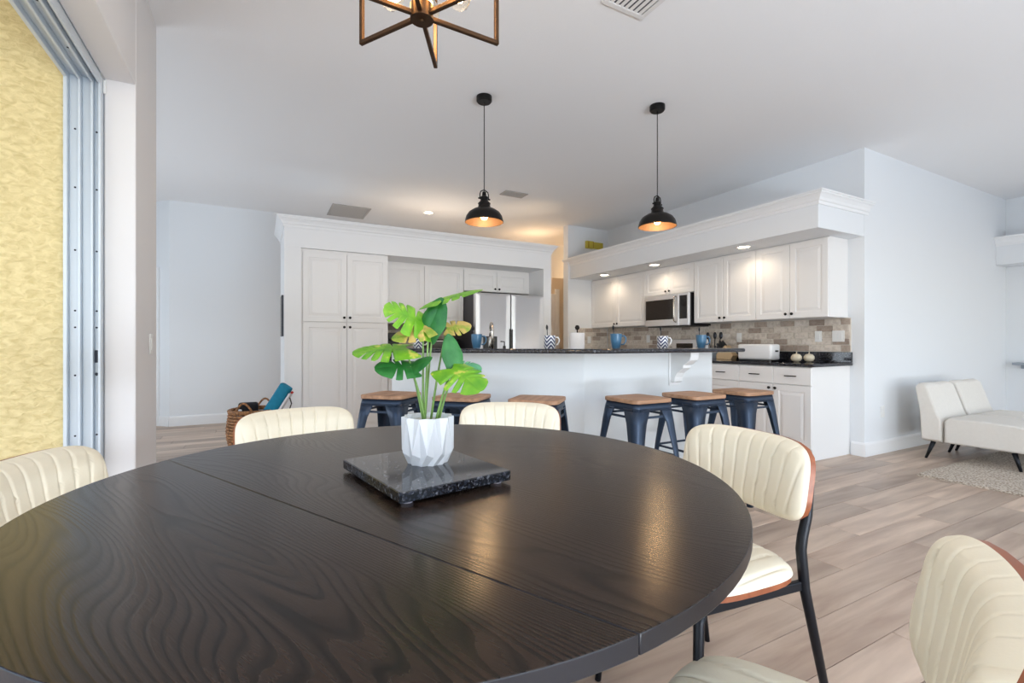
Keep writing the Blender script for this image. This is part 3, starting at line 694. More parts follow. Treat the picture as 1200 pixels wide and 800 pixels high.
for x in (-.17,.17): MB().box(x-.02,x+.02,-.13,.13,0,.014).build('foot', 'blackplastic', to)

# refrigerator (side by side)
fr = thing('refrigerator', 'stainless side-by-side refrigerator in the white surround', 'refrigerator', (2.462, 5.60, 0))
FW = 1.03
MB().box(0,FW,.075,.88,.02,1.765).build('cabinet', 'fridgeside', fr, bevel=.004)
MB().box(.02,FW-.02,.08,.3,0,.019).build('plinth', 'blackplastic', fr)
def fdoor(x0, x1):
    n = 12; mb = MB(); vs = []; fs = []
    for i in range(n+1):
        u = i/n; x = x0+(x1-x0)*u; y = -.006*(1-(2*u-1)**2)
        dip = .030*(1-(2*u-1)**2)**.8
        vs += [(x,.072,.06),(x,y,.06),(x,y,1.755-dip),(x,y+.022,1.775-dip*.6),(x,.072,1.775)]
    for i in range(n):
        a = i*5; b = a+5
        for k_ in range(4): fs.append((a+k_,b+k_,b+k_+1,a+k_+1))
        fs.append((a+4,b+4,b,a))
    fs += [(0,1,2,3,4),(n*5+4,n*5+3,n*5+2,n*5+1,n*5)]
    return mb.add(vs, fs)
fd1 = fdoor(.0,.505).build('door', 'steel', fr, smooth='auto')
fd2 = fdoor(.523,FW).build('door', 'steel', fr, smooth='auto')
MB().box(.490,.503,-.013,-.002,.5,1.30).build('handle', 'blackplastic', fd1, bevel=.003)
MB().box(.525,.538,-.013,-.002,.5,1.30).build('handle', 'blackplastic', fd2, bevel=.003)
dp = MB().box(.10,.30,-.022,-.008,.98,1.20).build('dispenser', 'blackplastic', fd1, bevel=.006)
MB().box(.13,.27,-.025,-.0225,1.13,1.18).build('dispenser_screen', 'glassblack', dp)

# ------------------------------------------------------------------ breakfast bar
BX, BY, BT, BE = 2.08, 2.78, 1.12, 3.44        # bend, length of the angled leg, right end
k = math.sqrt(.5)
def bar_poly(front, back, ext_r, ext_l):
    tn = math.tan(rad(22.5))
    A = (BE+ext_r, BY-front); B_ = (BX-front*tn, BY-front)
    L = (BX-k*(BT*math.sqrt(2)+ext_l), BY+k*(BT*math.sqrt(2)+ext_l))
    C_ = (L[0]-k*front, L[1]-k*front); D = (L[0]+k*back, L[1]+k*back)
    E_ = (BX+back*tn, BY+back); F_ = (BE+ext_r, BY+back)
    return [A, F_, E_, D, C_, B_]
bar = thing('breakfast_bar', 'angled breakfast bar with white front and black granite top', 'breakfast bar', (0,0,0))
MB().prism(bar_poly(0,.14,0,0), 0.001, 1.034).build('half_wall', 'barpaint', bar, bevel=.003)
MB().prism(bar_poly(.27,.20,.07,.05), 1.035, 1.067).build('bar_top', 'granite', bar, bevel=.012, seg=3, smooth=True)
MB().prism(bar_poly(.018,-.001,0,0), .001, .12).build('baseboard', 'trim', bar)
def corbel(x, y, rz):
    pr = [(0,0),(0,-.24),(-.03,-.245),(-.05,-.235),(-.055,-.20),(-.075,-.165),(-.11,-.14),(-.135,-.125),(-.14,-.10),(-.17,-.085),(-.205,-.06),(-.215,-.03),(-.215,0)]
    mb = MB(); n = len(pr); w = .045
    mb.add([(-w,y_,z_) for y_,z_ in pr]+[(w,y_,z_) for y_,z_ in pr], [tuple(range(n)), tuple(range(2*n-1,n-1,-1))]+[(i,(i+1)%n,n+(i+1)%n,n+i) for i in range(n)])
    mb.box(-.06,.06,-.012,0,-.27,0)
    return mb.build('corbel', 'trim', bar, loc=(x,y,1.0345), rot=(0,0,rz), bevel=.003)
corbel(2.98, BY-.0005, 0)
plate('bar_outlet', 'white outlet on the angled front of the breakfast bar', (1.28-.0005, BY+BX-1.28-.0005, .80), rad(-45), 1, 'socket', 'outlet')
# kitchen-side counter of the bar with sink and faucet
def off_poly(f0, b0): 
    p_ = bar_poly(-f0, b0, 0, 0); return p_
sc_ = thing('sink_cabinet', 'white sink cabinet on the kitchen side of the breakfast bar', 'cabinet', (0,0,0))
MB().prism(off_poly(.142,.70), .001, .882).build('body', 'cab', sc_)
worktop('worktop', 'black granite sink worktop behind the raised bar', off_poly(.142,.73))
fc = thing('kitchen_faucet', 'brushed nickel gooseneck faucet at the sink behind the bar', 'faucet', (1.735, 3.60, .9145), rad(-20))
MB().lathe([(.027,0),(.027,.012),(.018,.022),(.016,.10),(.0135,.11)], 16).build('base', 'chrome', fc, smooth=True)
pts = [(0,0,.10),(0,0,.29)]+[(0,.075-.075*math.cos(a),.29+.075*math.sin(a)) for a in [PI*i/10 for i in range(1,11)]]+[(0,.152,.25)]
MB().tube(pts, .0125, 12).build('spout', 'chrome', fc, smooth=True)
MB().lathe([(.014,0),(.018,.01),(.018,.085),(.013,.095)], 14, (0,.152,.155)).build('spray_head', 'chrome', fc, smooth=True)
MB().bar((.015,0,.07),(.085,0,.10),.012,.010).build('lever', 'chrome', fc, bevel=.004)
sd = thing('soap_bottle', 'dark soap bottle beside the faucet', 'soap bottle', (1.86, 3.62, .9145))
MB().lathe([(.028,0),(.03,.004),(.03,.13),(.012,.155),(.012,.17)], 16).build('bottle', 'blackplastic', sd, smooth='auto')
MB().tube([(0,0,.17),(0,0,.205),(-.035,0,.208)], .005, 8).build('pump', 'blackplastic', sd)

# mugs on the bar
def mug(label, x, y, z, rz, mat, matin, r=.045, h=.112, taper=.9):
    t = thing('mug', label, 'mug', (x, y, z), rz, 'mugs on the bar top')
    if mat == 'bluemug': prof = [(r*.62,0),(r*.70,.006),(r*.92,h*.55),(r,h),(r-.004,h),(r*.86,h*.55),(r*.6,.012),(.0001,.010)]
    else: prof = [(r*.93,0),(r,.005),(r,h),(r-.004,h),(r-.005,.012),(.0001,.010)]
    MB().lathe(prof, 28).build('cup', mat, t, smooth='auto')
    R_ = r*.9
    MB().tube([(R_,0,h*.84),(R_+.024,0,h*.86),(R_+.036,0,h*.7),(R_+.034,0,h*.45),(R_+.02,0,h*.28),(R_*.95,0,h*.25)], .0058, 8).build('handle', matin, t, smooth=True)
    return t
def spoon(label, x, y, z, tilt, rz, black=False):
    t = thing('spoon', label, 'spoon', (x, y, z), rz, 'spoons in the mugs')
    t.rotation_euler = (0, tilt, rz)
    MB().tube([(0,0,.0),(0,0,.13)], [.003,.003], 8).build('stem', 'spoon', t)
    mb = MB(); mb.lathe([(.0001,-.022),(.009,-.016),(.014,-.004),(.014,.006),(.008,.017),(.0001,.022)], 14)
    for i, v in enumerate(mb.v): mb.v[i] = (v[0], v[1]*.4, v[2]+.148)
    mb.build('bowl', 'blackplastic' if black else 'legblack', t, smooth=True)
    return t
ZB = 1.0675
mugs = [('striped', 1.17, 3.84, 'leftmost on the bar, partly behind the plant'), ('blue', 1.535, 3.475, 'left of the faucet'), ('striped', 1.96, 3.055, 'right of the refrigerator'),
        ('blue', 2.437, 2.85, 'at the middle of the bar'), ('striped', 2.93, 2.85, 'in front of the range'), ('blue', 3.40, 2.86, 'at the right end of the bar')]
for i, (kd, x, y, lb) in enumerate(mugs):
    if kd == 'blue': mug('blue glazed mug '+lb, x, y, ZB, rad(-25), 'bluemug', 'bluemug')
    else: mug('white mug with navy chevron stripes '+lb, x, y, ZB, rad(-20), 'stripe', 'whitemug', .043, .098)
    spoon(('dark' if kd == 'striped' else 'steel')+' spoon in the '+('blue' if kd == 'blue' else 'striped')+' mug '+lb, x-.012, y+.004, ZB+.0125, rad(-7-3*(i % 2)), rad(28), kd == 'striped')

# worktop things
ts = thing('toaster', 'long white toaster on the right worktop', 'toaster', (4.93, 3.37, .9145), rad(-90))
MB().prism(rrect(-.205,.205,-.085,.085,.03), .012, .185).build('body', 'whitemug', ts, bevel=.02, seg=3, smooth=True)
MB().box(-.16,.16,-.012,.012,.1855,.188).build('slot', 'ventdark', ts)
MB().prism(rrect(-.19,.19,-.075,.075,.02), 0, .0118).build('base', 'blackplastic', ts)
MB().box(.206,.222,-.018,.018,.10,.118).build('lever', 'blackplastic', ts, bevel=.003)
for x, y, lb in ((4.93, 2.945,'left of the pair'),(5.02,2.868,'right of the pair')):
    t = thing('garlic_ornament', 'cream ceramic pumpkin on the right worktop, '+lb, 'ornament', (x, y, .9145))
    n = 32; mb = MB(); prof = [(.018,0),(.040,.012),(.052,.035),(.050,.058),(.034,.078),(.012,.084),(.0001,.080)]
    mb.lathe(prof, n)
    for i, v in enumerate(mb.v):
        a = math.atan2(v[1], v[0]); s_ = 1-.07*abs(math.sin(4*a)); mb.v[i] = (v[0]*s_, v[1]*s_, v[2])
    mb.build('body', 'garlic', t, smooth=True)
    MB().tube([(0,0,.080),(.003,0,.098),(.008,.002,.108)], [.007,.005,.004], 8).build('stalk', 'garlic', t, smooth=True)
kb = thing('knife_block', 'pale wooden knife block with black handles on the worktop', 'knife block', (5.0, 3.84, .9145), rad(-90))
mb = MB(); pr = [(-.10,0),(.10,0),(.13,.05),(.02,.17),(-.10,.06)]
mb.add([(x,-.05,z) for x,z in pr]+[(x,.05,z) for x,z in pr], [(0,1,2,3,4),(9,8,7,6,5)]+[(i,(i+1)%5,5+(i+1)%5,5+i) for i in range(5)])
mb.build('block', 'knifewood', kb, bevel=.003)
for i in range(3):
    for j in range(2):
        p0 = Vector((-.075+i*.035,-.025+j*.05,.085+i*.032)); d_ = Vector((-.68,0,.73))
        MB().bar(p0, p0+d_*.10, .018, .026).build('handle', 'blackplastic', kb, bevel=.004)
uc = thing('utensil_crock', 'grey crock holding utensils behind the knife block', 'crock', (5.09, 4.08, .9145))
MB().lathe([(.05,0),(.055,.005),(.055,.14),(.05,.14),(.05,.01),(.0001,.01)], 20).build('crock', 'shelfgrey', uc, smooth='auto')
for i, (dx, dy, lb) in enumerate(((-.02,-.08,'dark grey spoon leaning right in the utensil crock'),(.01,0.0,'dark grey ladle upright in the utensil crock'),(.0,.07,'black spatula leaning left in the utensil crock'))):
    u_ = thing('cooking_utensil', lb, 'utensil', (5.09+dx*.2, 4.08+dy*.3, .9265), 0, 'utensils in the crock')
    MB().tube([(0,0,0),(dx*.8,dy,.24)], .006, 8).build('shaft', 'blackplastic', u_)
    mb = MB().lathe([(.0001,-.045),(.018,-.035),(.026,-.01),(.026,.015),(.015,.04),(.0001,.045)], 14)
    for q, v in enumerate(mb.v): mb.v[q] = (v[0]*.35+dx*.9, v[1]+dy*1.12, v[2]+.28)
    mb.build('head', 'spoon', u_, smooth=True)
pt = thing('paper_towel_roll', 'white paper towel roll with dark finial behind the bar', 'paper towels', (4.44-.0, 6.06, .9145))
pt.location = (2.49, 3.43, .9145)
MB().lathe([(.08,0),(.08,.012),(.0001,.014)], 20).build('holder_base', 'darkbronze', pt)
MB().lathe([(.02,.0145),(.065,.0145),(.065,.285),(.02,.285)], 28).build('roll', 'paper', pt, smooth='auto')
MB().lathe([(.006,.286),(.006,.31),(.018,.318),(.022,.334),(.014,.35),(.0001,.354)], 14).build('finial', 'darkbronze', pt, smooth=True)

# ------------------------------------------------------------------ stools
def make_stool(label, loc, rz):
    t = thing('bar_stool', label, 'stool', loc, rz, 'metal bar stools with wooden seats')
    zt, tk = .762, .024
    MB().prism(rrect(-.158,.158,-.158,.158,.045,6), zt-tk, zt).build('seat', 'seatwood', t, bevel=.004, smooth=True)
    # apron under the seat
    mb = MB(); n = 7; lo = rrect(-.158,.158,-.158,.158,.04,6); hi = rrect(-.150,.150,-.150,.150,.04,6); m_ = len(lo)
    mb.add([(x,y,zt-tk-.001) for x,y in hi]+[(x,y,zt-tk-.045) for x,y in lo], [(i,(i+1)%m_,m_+(i+1)%m_,m_+i) for i in range(m_)])
    mb.build('apron', 'stoolmetal', t, solid=.003, smooth=True)
    for sx in (-1,1):
        for sy in (-1,1):
            mb = MB(); lv = [(zt-tk-.03,.156,.115,.04),(.62,.166,.085,.036),(.45,.182,.060,.030),(.2,.203,.040,.022),(0.0,.220,.030,.016)]
            rows = []
            for z, e_, w_, r_ in lv:
                pts = [(e_-w_, e_)]
                for q in range(5):
                    a = rad(90-90*q/4); pts.append((e_-r_+r_*math.cos(a), e_-r_+r_*math.sin(a)))
                pts.append((e_, e_-w_)); rows.append([(sx*x, sy*y, z) for x,y in pts])
            m2 = len(rows[0]); vs = [p for r_ in rows for p in r_]
            mb.add(vs, [(i*m2+q, i*m2+q+1, (i+1)*m2+q+1, (i+1)*m2+q) for i in range(len(rows)-1) for q in range(m2-1)])
            mb.build('leg', 'stoolmetal', t, solid=.004 if sx*sy > 0 else .004, smooth='auto')
    for z, e_ in ((.655,.160),(.40,.183)):
        for a in range(4):
            c_, s_ = math.cos(a*PI/2), math.sin(a*PI/2)
            p = lambda x, y: (c_*x-s_*y, s_*x+c_*y, z)
            MB().bar(p(-e_+.03, e_-.006), p(e_-.03, e_-.006), .006, .014).build('brace', 'stoolmetal', t)
    return t
S45 = rad(45)
st0 = make_stool('bar stool at the far left, at the angled end of the bar beside the pantry', (.80, 3.25, 0), S45)
for (x, y, rz, lb) in ((1.18,2.905,S45,'bar stool directly behind the potted plant, second from the left'),(1.545,2.55,S45,'bar stool at the bend of the bar, behind the middle dining chair'),
                       (2.13,2.285,0,'bar stool left of the three along the straight bar front'),(2.615,2.265,0,'middle bar stool of the three along the straight bar front'),
                       (3.125,2.262,0,'rightmost bar stool, in front of the base cabinet drawers')):
    dup(st0, (x, y, 0), rz, lb)

# ------------------------------------------------------------------ lamps
def pendant(label, x, y):
    t = thing('pendant_lamp', label, 'pendant lamp', (x, y, H), 0, 'dome pendants over the bar')
    zb = 2.045-H
    MB().lathe([(.06,-.0005),(.06,-.035),(.052,-.045),(.0001,-.045)], 24).build('canopy', 'black', t, smooth='auto')
    MB().tube([(0,0,-.045),(0,0,zb+.235)], .0035, 8).build('cord', 'black', t)
    pr = [(.150,0),(.149,.010),(.140,.045),(.120,.075),(.085,.098),(.052,.108),(.046,.125),(.044,.14)]
    sh = MB().lathe(pr, 40, (0,0,zb), cap=False).build('shade', 'darkbronze', t, smooth=True)
    MB().lathe([(r-.004,z-.001 if i else z) for i,(r,z) in enumerate(pr[:6])]+[(.0001,.106)], 40, (0,0,zb), cap=False).build('shade_lining', 'brassin', t, smooth=True)
    MB().lathe([(.047,.139),(.050,.145),(.036,.160),(.030,.168),(.030,.195),(.018,.205),(.014,.235),(.0001,.236)], 24, (0,0,zb)).build('socket_cap', 'black', t, smooth='auto')
    MB().tube([(-.036,0,zb+.182),(-.036,0,zb+.215),(-.030,0,zb+.236),(0,0,zb+.252),(.030,0,zb+.236),(.036,0,zb+.215),(.036,0,zb+.182)], .0045, 8).build('yoke', 'black', t, smooth=True)
    for s_ in (-1,1): MB().bar((s_*.028,0,zb+.182),(s_*.050,0,zb+.182),.012).build('yoke_screw', 'black', t, bevel=.003)
    MB().lathe([(.0001,.018),(.018,.022),(.029,.040),(.030,.055),(.020,.080),(.014,.10)], 20, (0,0,zb)).build('bulb', 'bulbsmall', t, smooth=True)
    point_light('pendant_light', (0,0,zb-.03), 6, (1,.66,.34), .03, t)
    return t
pendant('black dome pendant lamp over the angled end of the bar', 1.54, 3.34)
pendant('black dome pendant lamp over the straight end of the bar', 2.83, 2.81)

ch = thing('chandelier', 'bronze six-sided open frame chandelier above the dining table', 'chandelier', (.373, 1.196, 1.95))
MB().lathe([(.0001,-.014),(.006,-.014),(.007,-.008),(.030,-.008),(.030,.03),(.026,.034),(.0001,.034)], 28).build('hub', 'bronze', ch, smooth='auto')
MB().tube([(0,0,.034),(0,0,.36)], .012, 12).build('stem', 'bronze', ch)
MB().lathe([(.024,.36),(.024,.39),(.0001,.392)], 20).build('top_hub', 'bronze', ch)
MB().tube([(0,0,.39),(0,0,1.04)], .006, 8).build('downrod', 'bronze', ch)
MB().lathe([(.065,1.0695),(.065,1.045),(.05,1.035),(.0001,1.035)], 24).build('canopy', 'bronze', ch)
for i in range(6):
    a = rad(2+60*i); u_ = Vector((math.cos(a), math.sin(a), 0)); R_ = .226; w_ = .0115
    mb = MB()
    mb.bar(u_*.026+Vector((0,0,.004)), u_*R_+Vector((0,0,.004)), w_).bar(u_*(R_-.006)+Vector((0,0,-.002)), u_*(R_-.006)+Vector((0,0,.380)), w_, w_, (u_.x,u_.y,0)).bar(u_*.02+Vector((0,0,.374)), u_*R_+Vector((0,0,.374)), w_)
    mb.build('frame_arm', 'bronze', ch, bevel=.0012, seg=1)
    a2 = a
    v_ = Vector((math.cos(a2), math.sin(a2), -.25)).normalized()
    s0 = Vector((0,0,.115))
    MB().tube([s0+v_*.008, s0+v_*.055], [.012,.013], 12).build('socket', 'bronze', ch)
    b0 = s0+v_*.056
    mb = MB().lathe([(.010,0),(.014,.008),(.026,.035),(.030,.052),(.027,.068),(.015,.080),(.0001,.084)], 18)
    q = v_.to_track_quat('Z','Y')
    g_ = mb.build('bulb', 'bulbglass', ch, smooth=True, loc=b0); g_.rotation_mode = 'QUATERNION'; g_.rotation_quaternion = q
    fb = MB().lathe([(.0001,.012),(.008,.016),(.013,.030),(.013,.052),(.007,.062),(.0001,.064)], 10).build('filament', 'bulb', g_, smooth=True)
point_light('chandelier_light', (0,0,.17), 14, (1,.76,.48), .10, ch)

def downlight(label, x, y, z, power, group, warm=(1,.80,.58), r=.062, ang=155):
    t = thing('recessed_light', label, 'downlight', (x, y, z), 0, group)
    MB().lathe([(r,-.0045),(r+.014,-.0045),(r+.016,-.0005),(r,-.0005)], 28, cap=False).build('trim_ring', 'plate', t, smooth='auto')
    MB().lathe([(.0001,-.002),(r,-.002),(r,-.0006),(.0001,-.0006)], 28).build('lens', 'lightdisc', t)
    spot_light('recessed_light_lamp', (0,0,-.01), power, warm, ang, .05, t)
g_ = 'recessed lights in the kitchen soffit'
downlight('recessed light in the kitchen soffit, farthest from the right wall', 4.63, 5.68, ZS, 6, g_)
downlight('recessed light in the kitchen soffit, above the microwave', 4.62, 4.64, ZS, 6, g_)
downlight('recessed light in the kitchen soffit, nearest the right wall', 4.62, 3.33, ZS, 6, g_)
downlight('round recessed ceiling light above the refrigerator', 2.18, 6.67-.0, H, 40, 'recessed ceiling lights', (1,.80,.60))
point_light('hall_lamp', (4.2, 7.0, 2.6), 7, (1,.66,.36), .08)
point_light('ledge_lamp', (5.6, 7.55, 2.55), 5, (1,.66,.36), .06)
up = thing('uplight', 'small dark uplight on top of the refrigerator surround', 'uplight', (3.42, 5.78, ZC-.0195), 0)
MB().lathe([(.055,0),(.06,.02),(.06,.055),(.052,.055),(.05,.02),(.0001,.018)], 20).build('can', 'darkbronze', up, smooth='auto')
MB().lathe([(.0001,.03),(.048,.03),(.048,.034),(.0001,.034)], 20).build('lens', 'lightdisc', up)
sp_ = spot_light('uplight_lamp', (0,0,.06), 1.0, (1,.68,.38), 100, .03, up); sp_.rotation_euler = (PI,0,0)

# vents
def vent(name, label, cx, cy, w, d, n, rz, mat='vent', frame=.028, along='x'):
    t = thing(name, label, 'ceiling vent', (cx, cy, H), rz)
    mb = MB()
    for a in ((-w/2,w/2,-d/2,-d/2+frame),(-w/2,w/2,d/2-frame,d/2),(-w/2,-w/2+frame,-d/2+frame,d/2-frame),(w/2-frame,w/2,-d/2+frame,d/2-frame)): mb.box(*a,-.012,-.0005)
    mb.build('frame', mat, t, bevel=.002)
    MB().box(-w/2+frame,w/2-frame,-d/2+frame,d/2-frame,-.003,-.0006).build('backing', 'ventdark', t)
    L_ = (d if along == 'x' else w)-2*frame
    for i in range(n):
        p_ = -L_/2+(i+.5)*L_/n
        if along == 'x': b_ = MB().bar((-w/2+frame,p_,-.008),(w/2-frame,p_,-.008), L_/n*.5, .002, (0,.45,.9))
        else: b_ = MB().bar((p_,-d/2+frame,-.008),(p_,d/2-frame,-.008), L_/n*.5, .002, (.45,0,.9))
        b_.build('slat', mat, t)
    return t
vent('return_grille', 'large grey return air grille in the ceiling left of the kitchen', 1.14, 7.15, .52, .62, 16, 0, 'ventgrey')
vent('supply_vent', 'grey supply vent in the ceiling right of the left pendant', 2.87, 5.32, .32, .18, 6, 0, 'ventgrey')
vent('supply_vent', 'white slatted supply vent at the top edge of the ceiling', 1.84, 1.90, .30, .40, 7, 0, 'vent', .03, 'y')

# small wall things
t = thing('wall_frame', 'thin dark framed panel on the left side of the pantry surround', 'frame', (PX0-.0005, 5.88, 1.41))
MB().box(-.022,0,-.16,.16,-.225,.225).build('frame', 'navy', t, bevel=.005)
MB().box(-.024,-.0225,-.14,.14,-.205,.205).build('panel', 'glassblack', t)
t = thing('wall_plaque', 'small yellow box on the alcove wall above the kitchen soffit', 'plaque', (4.90, YA-.001, 2.735))
MB().box(-.17,-.03,-.05,0,-.06,.06).build('block', 'yellow', t, bevel=.004)
MB().box(-.03,.17,-.045,0,-.055,.05).build('block', 'yellow', t, bevel=.004)
MB().box(-.145,-.125,-.053,-.0505,-.05,.05).build('band', 'yellow2', t)
MB().box(-.045,-.030,-.053,-.0505,-.05,.05).build('band', 'yellow2', t)
# hall door
hd = MB().box(4.06,4.84,7.352,7.379,.005,2.03).build('door_2', 'trim'); struct(hd, 'white door in the warm-tinted hall wall', 'door')
for x0 in (4.14,4.50):
    for z0, z1 in ((.2,.9),(1.05,1.9)): MB().box(x0,x0+.25,7.346,7.3515,z0,z1).build('door_panel', 'trim', hd, bevel=.003)
MB().box(4.845,4.93,7.352,7.379,.0,2.12).build('casing', 'trim', hd)

# ------------------------------------------------------------------ dining table
TX, TY, TR, TZ = .3455, 1.170, .762, .768
tb = thing('dining_table', 'large round dark espresso wood dining table with a drop-leaf seam', 'table', (TX, TY, 0), rad(-63.8))
s_off = -.301        # seam: local y, local x runs along the grain
th_ = .026
def chord_poly(lo, hi, n=120):
    pts = []
    for i in range(n):
        a = 2*PI*i/n; x, y = TR*math.cos(a), TR*math.sin(a)
        if lo <= y <= hi: pts.append((a, x, y))
    for yy in (lo, hi):
        if abs(yy) < TR:
            xx = math.sqrt(TR*TR-yy*yy)
            for sx in (-1,1): pts.append((math.atan2(yy, sx*xx) % (2*PI), sx*xx, yy))
    c0 = (0, (max(lo,-TR)+min(hi,TR))/2)
    pts.sort(key=lambda p: math.atan2(p[2]-c0[1], p[1]-c0[0]))
    out = []
    for _, x, y in pts:
        if not out or math.hypot(x-out[-1][0], y-out[-1][1]) > 1e-4: out.append((x,y))
    return out
for nm, lo, hi in (('table_top', s_off+.0007, 9), ('drop_leaf', -9, s_off-.0007)):
    po = chord_poly(lo, hi)
    o = MB().prism(po, TZ-th_, TZ).build(nm, 'tablewood', tb, bevel=.0016, seg=2, smooth=True)
    o.data.materials.append(M['tableedge'])
    for p in o.data.polygons:
        if abs(p.normal.z) < .5: p.material_index = 1
MB().lathe([(.05,.10),(.05,.62),(.09,.70),(.09,.741)], 28).build('pedestal', 'legblack', tb, smooth='auto')
MB().prism(rrect(-.30,.30,-.26,.26,.03), .716, .7415).build('apron', 'legblack', tb)
for i in range(4):
    a = rad(45+90*i); u_ = Vector((math.cos(a), math.sin(a), 0))
    MB().bar(u_*.03+Vector((0,0,.13)), u_*.36+Vector((0,0,.02)), .06, .05, (0,0,1), .05, .036).build('foot', 'legblack', tb, bevel=.005)

# ------------------------------------------------------------------ dining chairs
def sq_map(u, v, w, h, p=3.2):
    """square (-1..1)^2 to a rounded rectangle"""
    m_ = max(abs(u), abs(v))
    if m_ < 1e-6: return 0, 0
    a, b = u/m_, v/m_
    nrm = (abs(a)**p+abs(b)**p)**(1/p)
    return a/nrm*m_*w/2, b/nrm*m_*h/2
def pad_mesh(w, h, thick, nch, conv, back=False, pw=4.0, nu=191, nv=25):
    """front surface of a channel-tufted pad, plus a flat back; local (x across, y up, z out)"""
    vs = []; fs = []
    us = []
    for i in range(nu): us.append(-1+2*i/(nu-1))
    for j in range(nv):
        v = -1+2*j/(nv-1)
        for u in us:
            x, y = sq_map(u, v, w, h, pw)
            e = 1-max(abs(u), abs(v))**6
            e = max(0, e)**.5
            t_ = (y/h+.5); q = (x/(w/2))/((1-conv)+conv*t_) * nch/2 + (.5 if nch % 2 else 0)
            fr_ = q-math.floor(q); puff = (1-abs(2*fr_-1)**9)
            z = .006+thick*(.80*e+.20*e*puff)
            vs.append((x, y, z))
    for j in range(nv-1):
        for i in range(nu-1): fs.append((j*nu+i, j*nu+i+1, (j+1)*nu+i+1, (j+1)*nu+i))
    return vs, fs
def bend_back(x, y, z, R=.58):
    a = x/R; r_ = R-z
    return (R-r_*math.cos(a)-0, r_*math.sin(a), y)        # depth (towards +x = front), across, up
def make_chair(label, loc, rz):
    t = thing('dining_chair', label, 'chair', loc, rz, 'cream channel-tufted dining chairs')
    # local: +x faces the table. back pad
    BW, BH, zc, xb = .486, .229, .709, -.235
    vs, fs = pad_mesh(BW, BH, .040, 9, .22, pw=4.4)
    tilt = .18
    def place(x, y, z):
        d_, ac, u_ = bend_back(x, y, z); return (xb+d_-u_*tilt, ac, zc+u_)
    MB().add([place(*v) for v in vs], fs).build('back_pad', 'leather', t, smooth=True)
    # wooden back shell
    m_ = []; n_ = 40
    ring = []
    for i in range(n_):
        a = 2*PI*i/n_; x, y = math.cos(a), math.sin(a); mm = max(abs(x),abs(y)); ring.append(sq_map(x/mm, y/mm, BW-.004, BH-.004, 4.4))
    vsb = []
    for dz in (.0065, -.010):
        for f_ in (1, .75, .5, .25):
            for x, y in ring: vsb.append(place(x*f_, y*f_, dz))
    fsb = []
    for L_ in range(2):
        for k_ in range(3):
            for i in range(n_):
                a = (L_*4+k_)*n_; fsb.append((a+i, a+(i+1)%n_, a+n_+(i+1)%n_, a+n_+i))
        fsb.append(tuple((L_*4+3)*n_+i for i in range(n_)))
    for i in range(n_): fsb.append((i, (i+1)%n_, 4*n_+(i+1)%n_, 4*n_+i))
    MB().add(vsb, fsb).build('back_shell', 'walnut', t, smooth='auto')
    # seat pad + wooden seat shell
    SW, SD, zs = .455, .43, .448
    vs, fs = pad_mesh(SW, SD, .042, 7, .15, pw=3.4)
    def sp(x, y, z):   # y>0 = front
        return (y-.005, x, zs+z-.02*max(0,(y-.12)/.1)**2*.5+ (.05*(x/SW)**2))
    MB().add([sp(*v) for v in vs], fs).build('seat_pad', 'leather', t, smooth=True)
    ring = []
    for i in range(n_):
        a = 2*PI*i/n_; x, y = math.cos(a), math.sin(a); mm = max(abs(x),abs(y)); ring.append(sq_map(x/mm, y/mm, SW-.004, SD-.004, 3.4))
    vsb = []
    for dz in (.0062, -.010):
        for f_ in (1,.6,.3):
            for x, y in ring: vsb.append(sp(x*f_, y*f_, dz))
    fsb = []
    for L_ in range(2):
        for k_ in range(2):
            for i in range(n_):
                a = (L_*3+k_)*n_; fsb.append((a+i, a+(i+1)%n_, a+n_+(i+1)%n_, a+n_+i))
        fsb.append(tuple((L_*3+2)*n_+i for i in range(n_)))
    for i in range(n_): fsb.append((i,(i+1)%n_,3*n_+(i+1)%n_,3*n_+i))
    MB().add(vsb, fsb).build('seat_shell', 'walnut', t, smooth='auto')
    for s_ in (-1,1):
        yb = s_*.205
        MB().tube([(xb-.002,s_*.200,.76),(xb+.022,yb,.62),(xb+.040,yb,.565),(xb+.046,yb,.53),(xb+.032,yb,.42),(xb-.053,s_*.233,.0)], [.012,.0135,.014,.014,.014,.010], 12).build('leg', 'legblack', t, smooth=True)
        MB().tube([(.15,s_*.185,.425),(.165,s_*.19,.40),(.20,s_*.215,0)], [.014,.014,.010], 12).build('leg', 'legblack', t, smooth=True)
        MB().bar((xb+.035,s_*.20,.428),(.16,s_*.185,.424),.016,.026).build('seat_rail', 'legblack', t, bevel=.003)
    MB().bar((-.12,-.195,.418),(-.12,.195,.418),.022,.014).bar((.12,-.186,.418),(.12,.186,.418),.022,.014).build('cross_rail', 'legblack', t, bevel=.003)
    return t
def chair_at(bx, by, ang):   # from the middle of the backrest and the facing angle (degrees)
    a = rad(ang); return (bx+.245*math.cos(a), by+.245*math.sin(a), 0), a
c0 = make_chair('cream dining chair on the right of the table, walnut edge and black leg showing', *chair_at(1.402, .979, 174.7))
for (bx, by, an, lb) in ((1.054, 1.989, 237, 'cream dining chair beyond the table, in front of the bar stools'),
                         (.136, 2.241, -81, 'cream dining chair behind the table, in front of the pantry'),
                         (-.526, 1.581, -17, 'cream dining chair at the left in the sliding door opening'),
                         (.775, .205, 114, 'cream dining chair in the near right corner, cut by the frame')):
    l_, a_ = chair_at(bx, by, an); dup(c0, l_, a_, lb)

